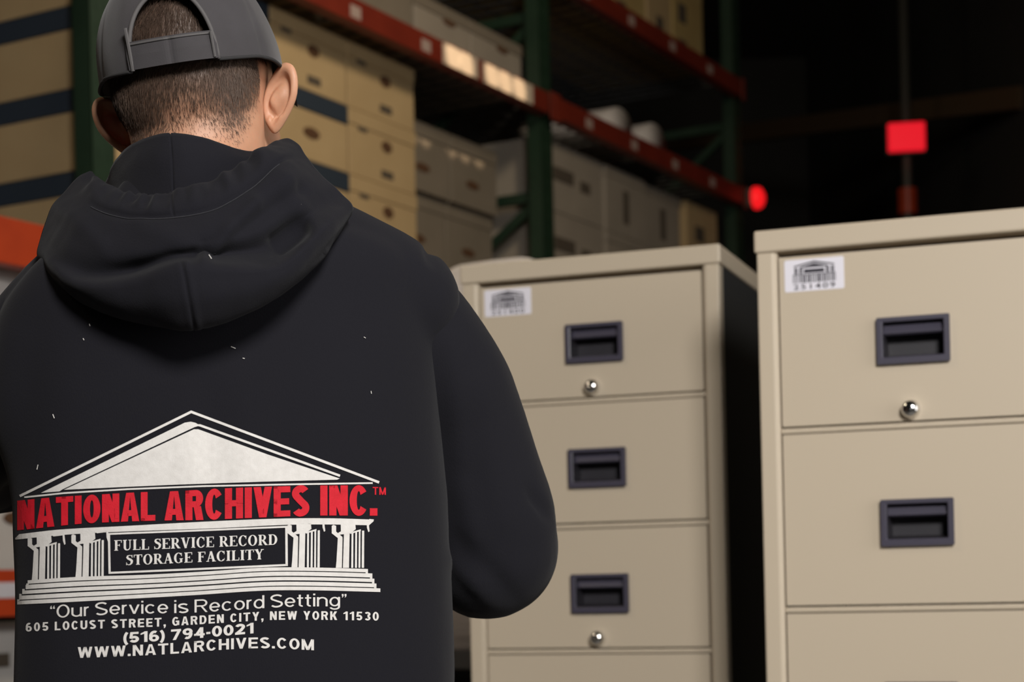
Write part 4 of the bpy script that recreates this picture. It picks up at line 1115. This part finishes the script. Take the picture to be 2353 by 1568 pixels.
# roof
wf.line([(65, 567), (1078, 69), (2188, 486)], 15)
wf.poly([(190, 548), (1040, 133), (1075, 127), (1104, 134), (1130, 150), (1096, 160), (318, 527), (300, 539)])
wf.line([(1100, 146), (1130, 149), (1540, 296), (1957, 447)], [8, 14, 14, 14])
wf.poly([(325, 530), (1094, 172), (1120, 172), (1530, 321), (1955, 463), (1940, 470), (1500, 482), (1000, 499), (640, 515)])
wf.line([(92, 574), (330, 549), (700, 526), (1150, 508), (1700, 497), (2150, 490)], 10)
# name
base = [(50, 769), (170, 757), (430, 730), (600, 721), (865, 712), (1140, 708), (1400, 697), (1775, 683), (2000, 682), (2180, 683)]
top = [(50, 594), (270, 574), (560, 556), (780, 544), (1000, 537), (1300, 520), (1660, 508), (1850, 504), (2180, 504)]
for wd, a, b in (('NATIONAL', 50, 866), ('ARCHIVES', 920, 1776), ('INC.', 1840, 2178)): lay_sans(rf, wd, a, b, base, top, 0.235, 0.60, 0.055, h=0.20)
lay_sans(rf, 'TM', 2150, 2228, [(2150, 559), (2230, 560)], 46, 0.17, 0.66, 0.12)
# entablature
EN_T = [(62, 792), (300, 765), (700, 743), (1200, 716), (1600, 700), (1900, 698), (2157, 706)]
EN_B = [(62, 822), (300, 798), (600, 780), (1200, 758), (1640, 737), (1900, 735), (2157, 740)]
for k in range(60):
    a = 62 + (2130 - 62) * k / 60; b = 62 + (2130 - 62) * (k + 1) / 60
    wf.poly([(a, pl_y(EN_T, a)), (b, pl_y(EN_T, b)), (b, pl_y(EN_B, b)), (a, pl_y(EN_B, a))])
wf.poly([(62, 792), (62, 822), (40, 824), (38, 816)]); wf.poly([(2130, 702), (2157, 705), (2155, 716), (2130, 738)])
# panel with two lines of serif capitals
wf.line([(585, 791), (1120, 770), (1645, 748)], 11); wf.line([(592, 786), (596, 1026)], 13); wf.line([(1640, 744), (1642, 980)], 14); wf.line([(590, 1021), (1120, 998), (1648, 974)], 12)
lay_serif(wf, 'FULL SERVICE RECORD', 620, 1590, [(620, 890), (1590, 854)], 62)
lay_serif(wf, 'STORAGE FACILITY', 690, 1510, [(690, 976), (1510, 940)], 60)
# columns
def column(dx, dy, h=0):
    def q(*pts): wf.poly([(x + dx, y + dy) for x, y in pts])
    b = 1066 + h
    q((112, 818), (122, 812), (138, 818), (138, 852), (128, 866), (112, 862)); q((112, 862), (128, 866), (138, 852), (176, 884), (174, 892), (148, 890)); q((148, 890), (176, 890), (172, b), (136, b), (140, b - 40)); 
    q((165, 800), (250, 790), (254, 838), (222, 862), (160, 870), (146, 862), (166, 850)); q((184, 864), (218, 860), (214, b), (178, b))
    for x, w, t in ((229, 11, 856), (251, 11, 852), (272, 10, 842), (291, 13, 846)): q((x, t), (x + w, t), (x + w - 1, b), (x - 2, b))
    q((222, 856), (284, 838), (284, 848), (222, 866)); q((318, 793), (329, 792), (336, 850), (328, 855), (320, 830)); q((262, 797), (329, 790), (329, 798), (262, 806))
column(0, 0); column(258, -19)
column(1534, -77); column(1796, -75)
# steps
ST_T = [(95, 1066), (400, 1045), (800, 1032), (1200, 1010), (1500, 990), (1800, 989), (2200, 1000)]
ST_B = [(45, 1208), (300, 1196), (600, 1180), (1100, 1152), (1500, 1126), (1800, 1124), (2200, 1134)]
LE = [112, 100, 80, 62, 50]; RE = [2122, 2148, 2160, 2172, 2195]
FR = [(0, .15), (.19, .37), (.42, .57), (.63, .80), (.84, 1.0)]
for (f0, f1), a0, a1 in zip(FR, LE, RE):
    for k in range(50):
        a = a0 + (a1 - a0) * k / 50; b = a0 + (a1 - a0) * (k + 1) / 50
        Y = lambda x, f: pl_y(ST_T, x) + (pl_y(ST_B, x) - pl_y(ST_T, x)) * f
        wf.poly([(a, Y(a, f0)), (b, Y(b, f0)), (b, Y(b, f1)), (a, Y(a, f1))])
for i in range(4):
    f0, f1 = FR[i][1], FR[i + 1][0]
    for x, s in ((LE[i + 1] + (0 if i else 4), 1), (RE[i], -1)):
        Y = lambda x_, f: pl_y(ST_T, x_) + (pl_y(ST_B, x_) - pl_y(ST_T, x_)) * f
        wf.poly([(x, Y(x, f0 - .02)), (x + 14 * s, Y(x, f0 - .02)), (x + 14 * s, Y(x, f1 + .02)), (x, Y(x, f1 + .02))])
# motto, address, telephone, web address
lay_sans(wf, '\u201cOur Service is Record Setting\u201d', 245, 1995, [(245, 1289), (640, 1266), (1120, 1254), (1600, 1224), (1995, 1217)], 76, 0.125, 0.78, 0.10, 0.36)
lay_sans(wf, '605 LOCUST STREET, GARDEN CITY, NEW YORK 11530', 100, 2186, [(100, 1368), (480, 1352), (880, 1338), (1250, 1317), (1530, 1300), (1800, 1298), (2186, 1303)], 51, 0.205, 0.66, 0.20, 0.62)
lay_sans(wf, '(516) 794-0021', 677, 1446, [(677, 1437), (1000, 1416), (1446, 1378)], 63, 0.235, 0.80, 0.11, 0.45)
lay_sans(wf, 'WWW.NATLARCHIVES.COM', 408, 1803, [(408, 1524), (700, 1513), (1000, 1497), (1250, 1476), (1500, 1466), (1803, 1478)], 64, 0.20, 0.74, 0.15, 0.4)

def lay_on_cloth(fl, name, m, parent, lift):
    b = bmesh.new()
    vs = [b.verts.new((x, y, 0)) for x, y in fl.v]
    for f in fl.f:
        try: b.faces.new([vs[i] for i in f])
        except ValueError: pass
    xs = range(int(min(p[0] for p in fl.v) // 26) * 26, int(max(p[0] for p in fl.v)) + 26, 26)
    for x in xs: bmesh.ops.bisect_plane(b, geom=b.verts[:] + b.edges[:] + b.faces[:], plane_co=(x, 0, 0), plane_no=(1, 0, 0))
    for y in range(40, 1560, 30): bmesh.ops.bisect_plane(b, geom=b.verts[:] + b.edges[:] + b.faces[:], plane_co=(0, y, 0), plane_no=(0, 1, 0))
    o_ = Vector((0, 0, EYE))
    for v_ in b.verts:
        u, w = art(v_.co.x, v_.co.y); d = (P(u, w, 1.6) - o_).normalized()
        hit, n_, i_, ds = BACK.ray_cast(o_, d)
        v_.co = hit - d * lift if hit else P(u, w, 1.68)
    for f in b.faces:
        f.normal_update()
        if f.normal.y > 0: f.normal_flip()
    me = bpy.data.meshes.new(name); bmesh.ops.translate(b, verts=b.verts, vec=-FEET); b.to_mesh(me); b.free()
    return link(name, me, m, parent, False)
o_ = lay_on_cloth(wf, 'white_print', M_PRINT, hoodie, 0.0009); o_['label'] = 'white temple artwork and lettering on the back'
o_ = lay_on_cloth(rf, 'red_lettering', M_REDPRINT, hoodie, 0.0009); o_['label'] = 'red company lettering across the back'
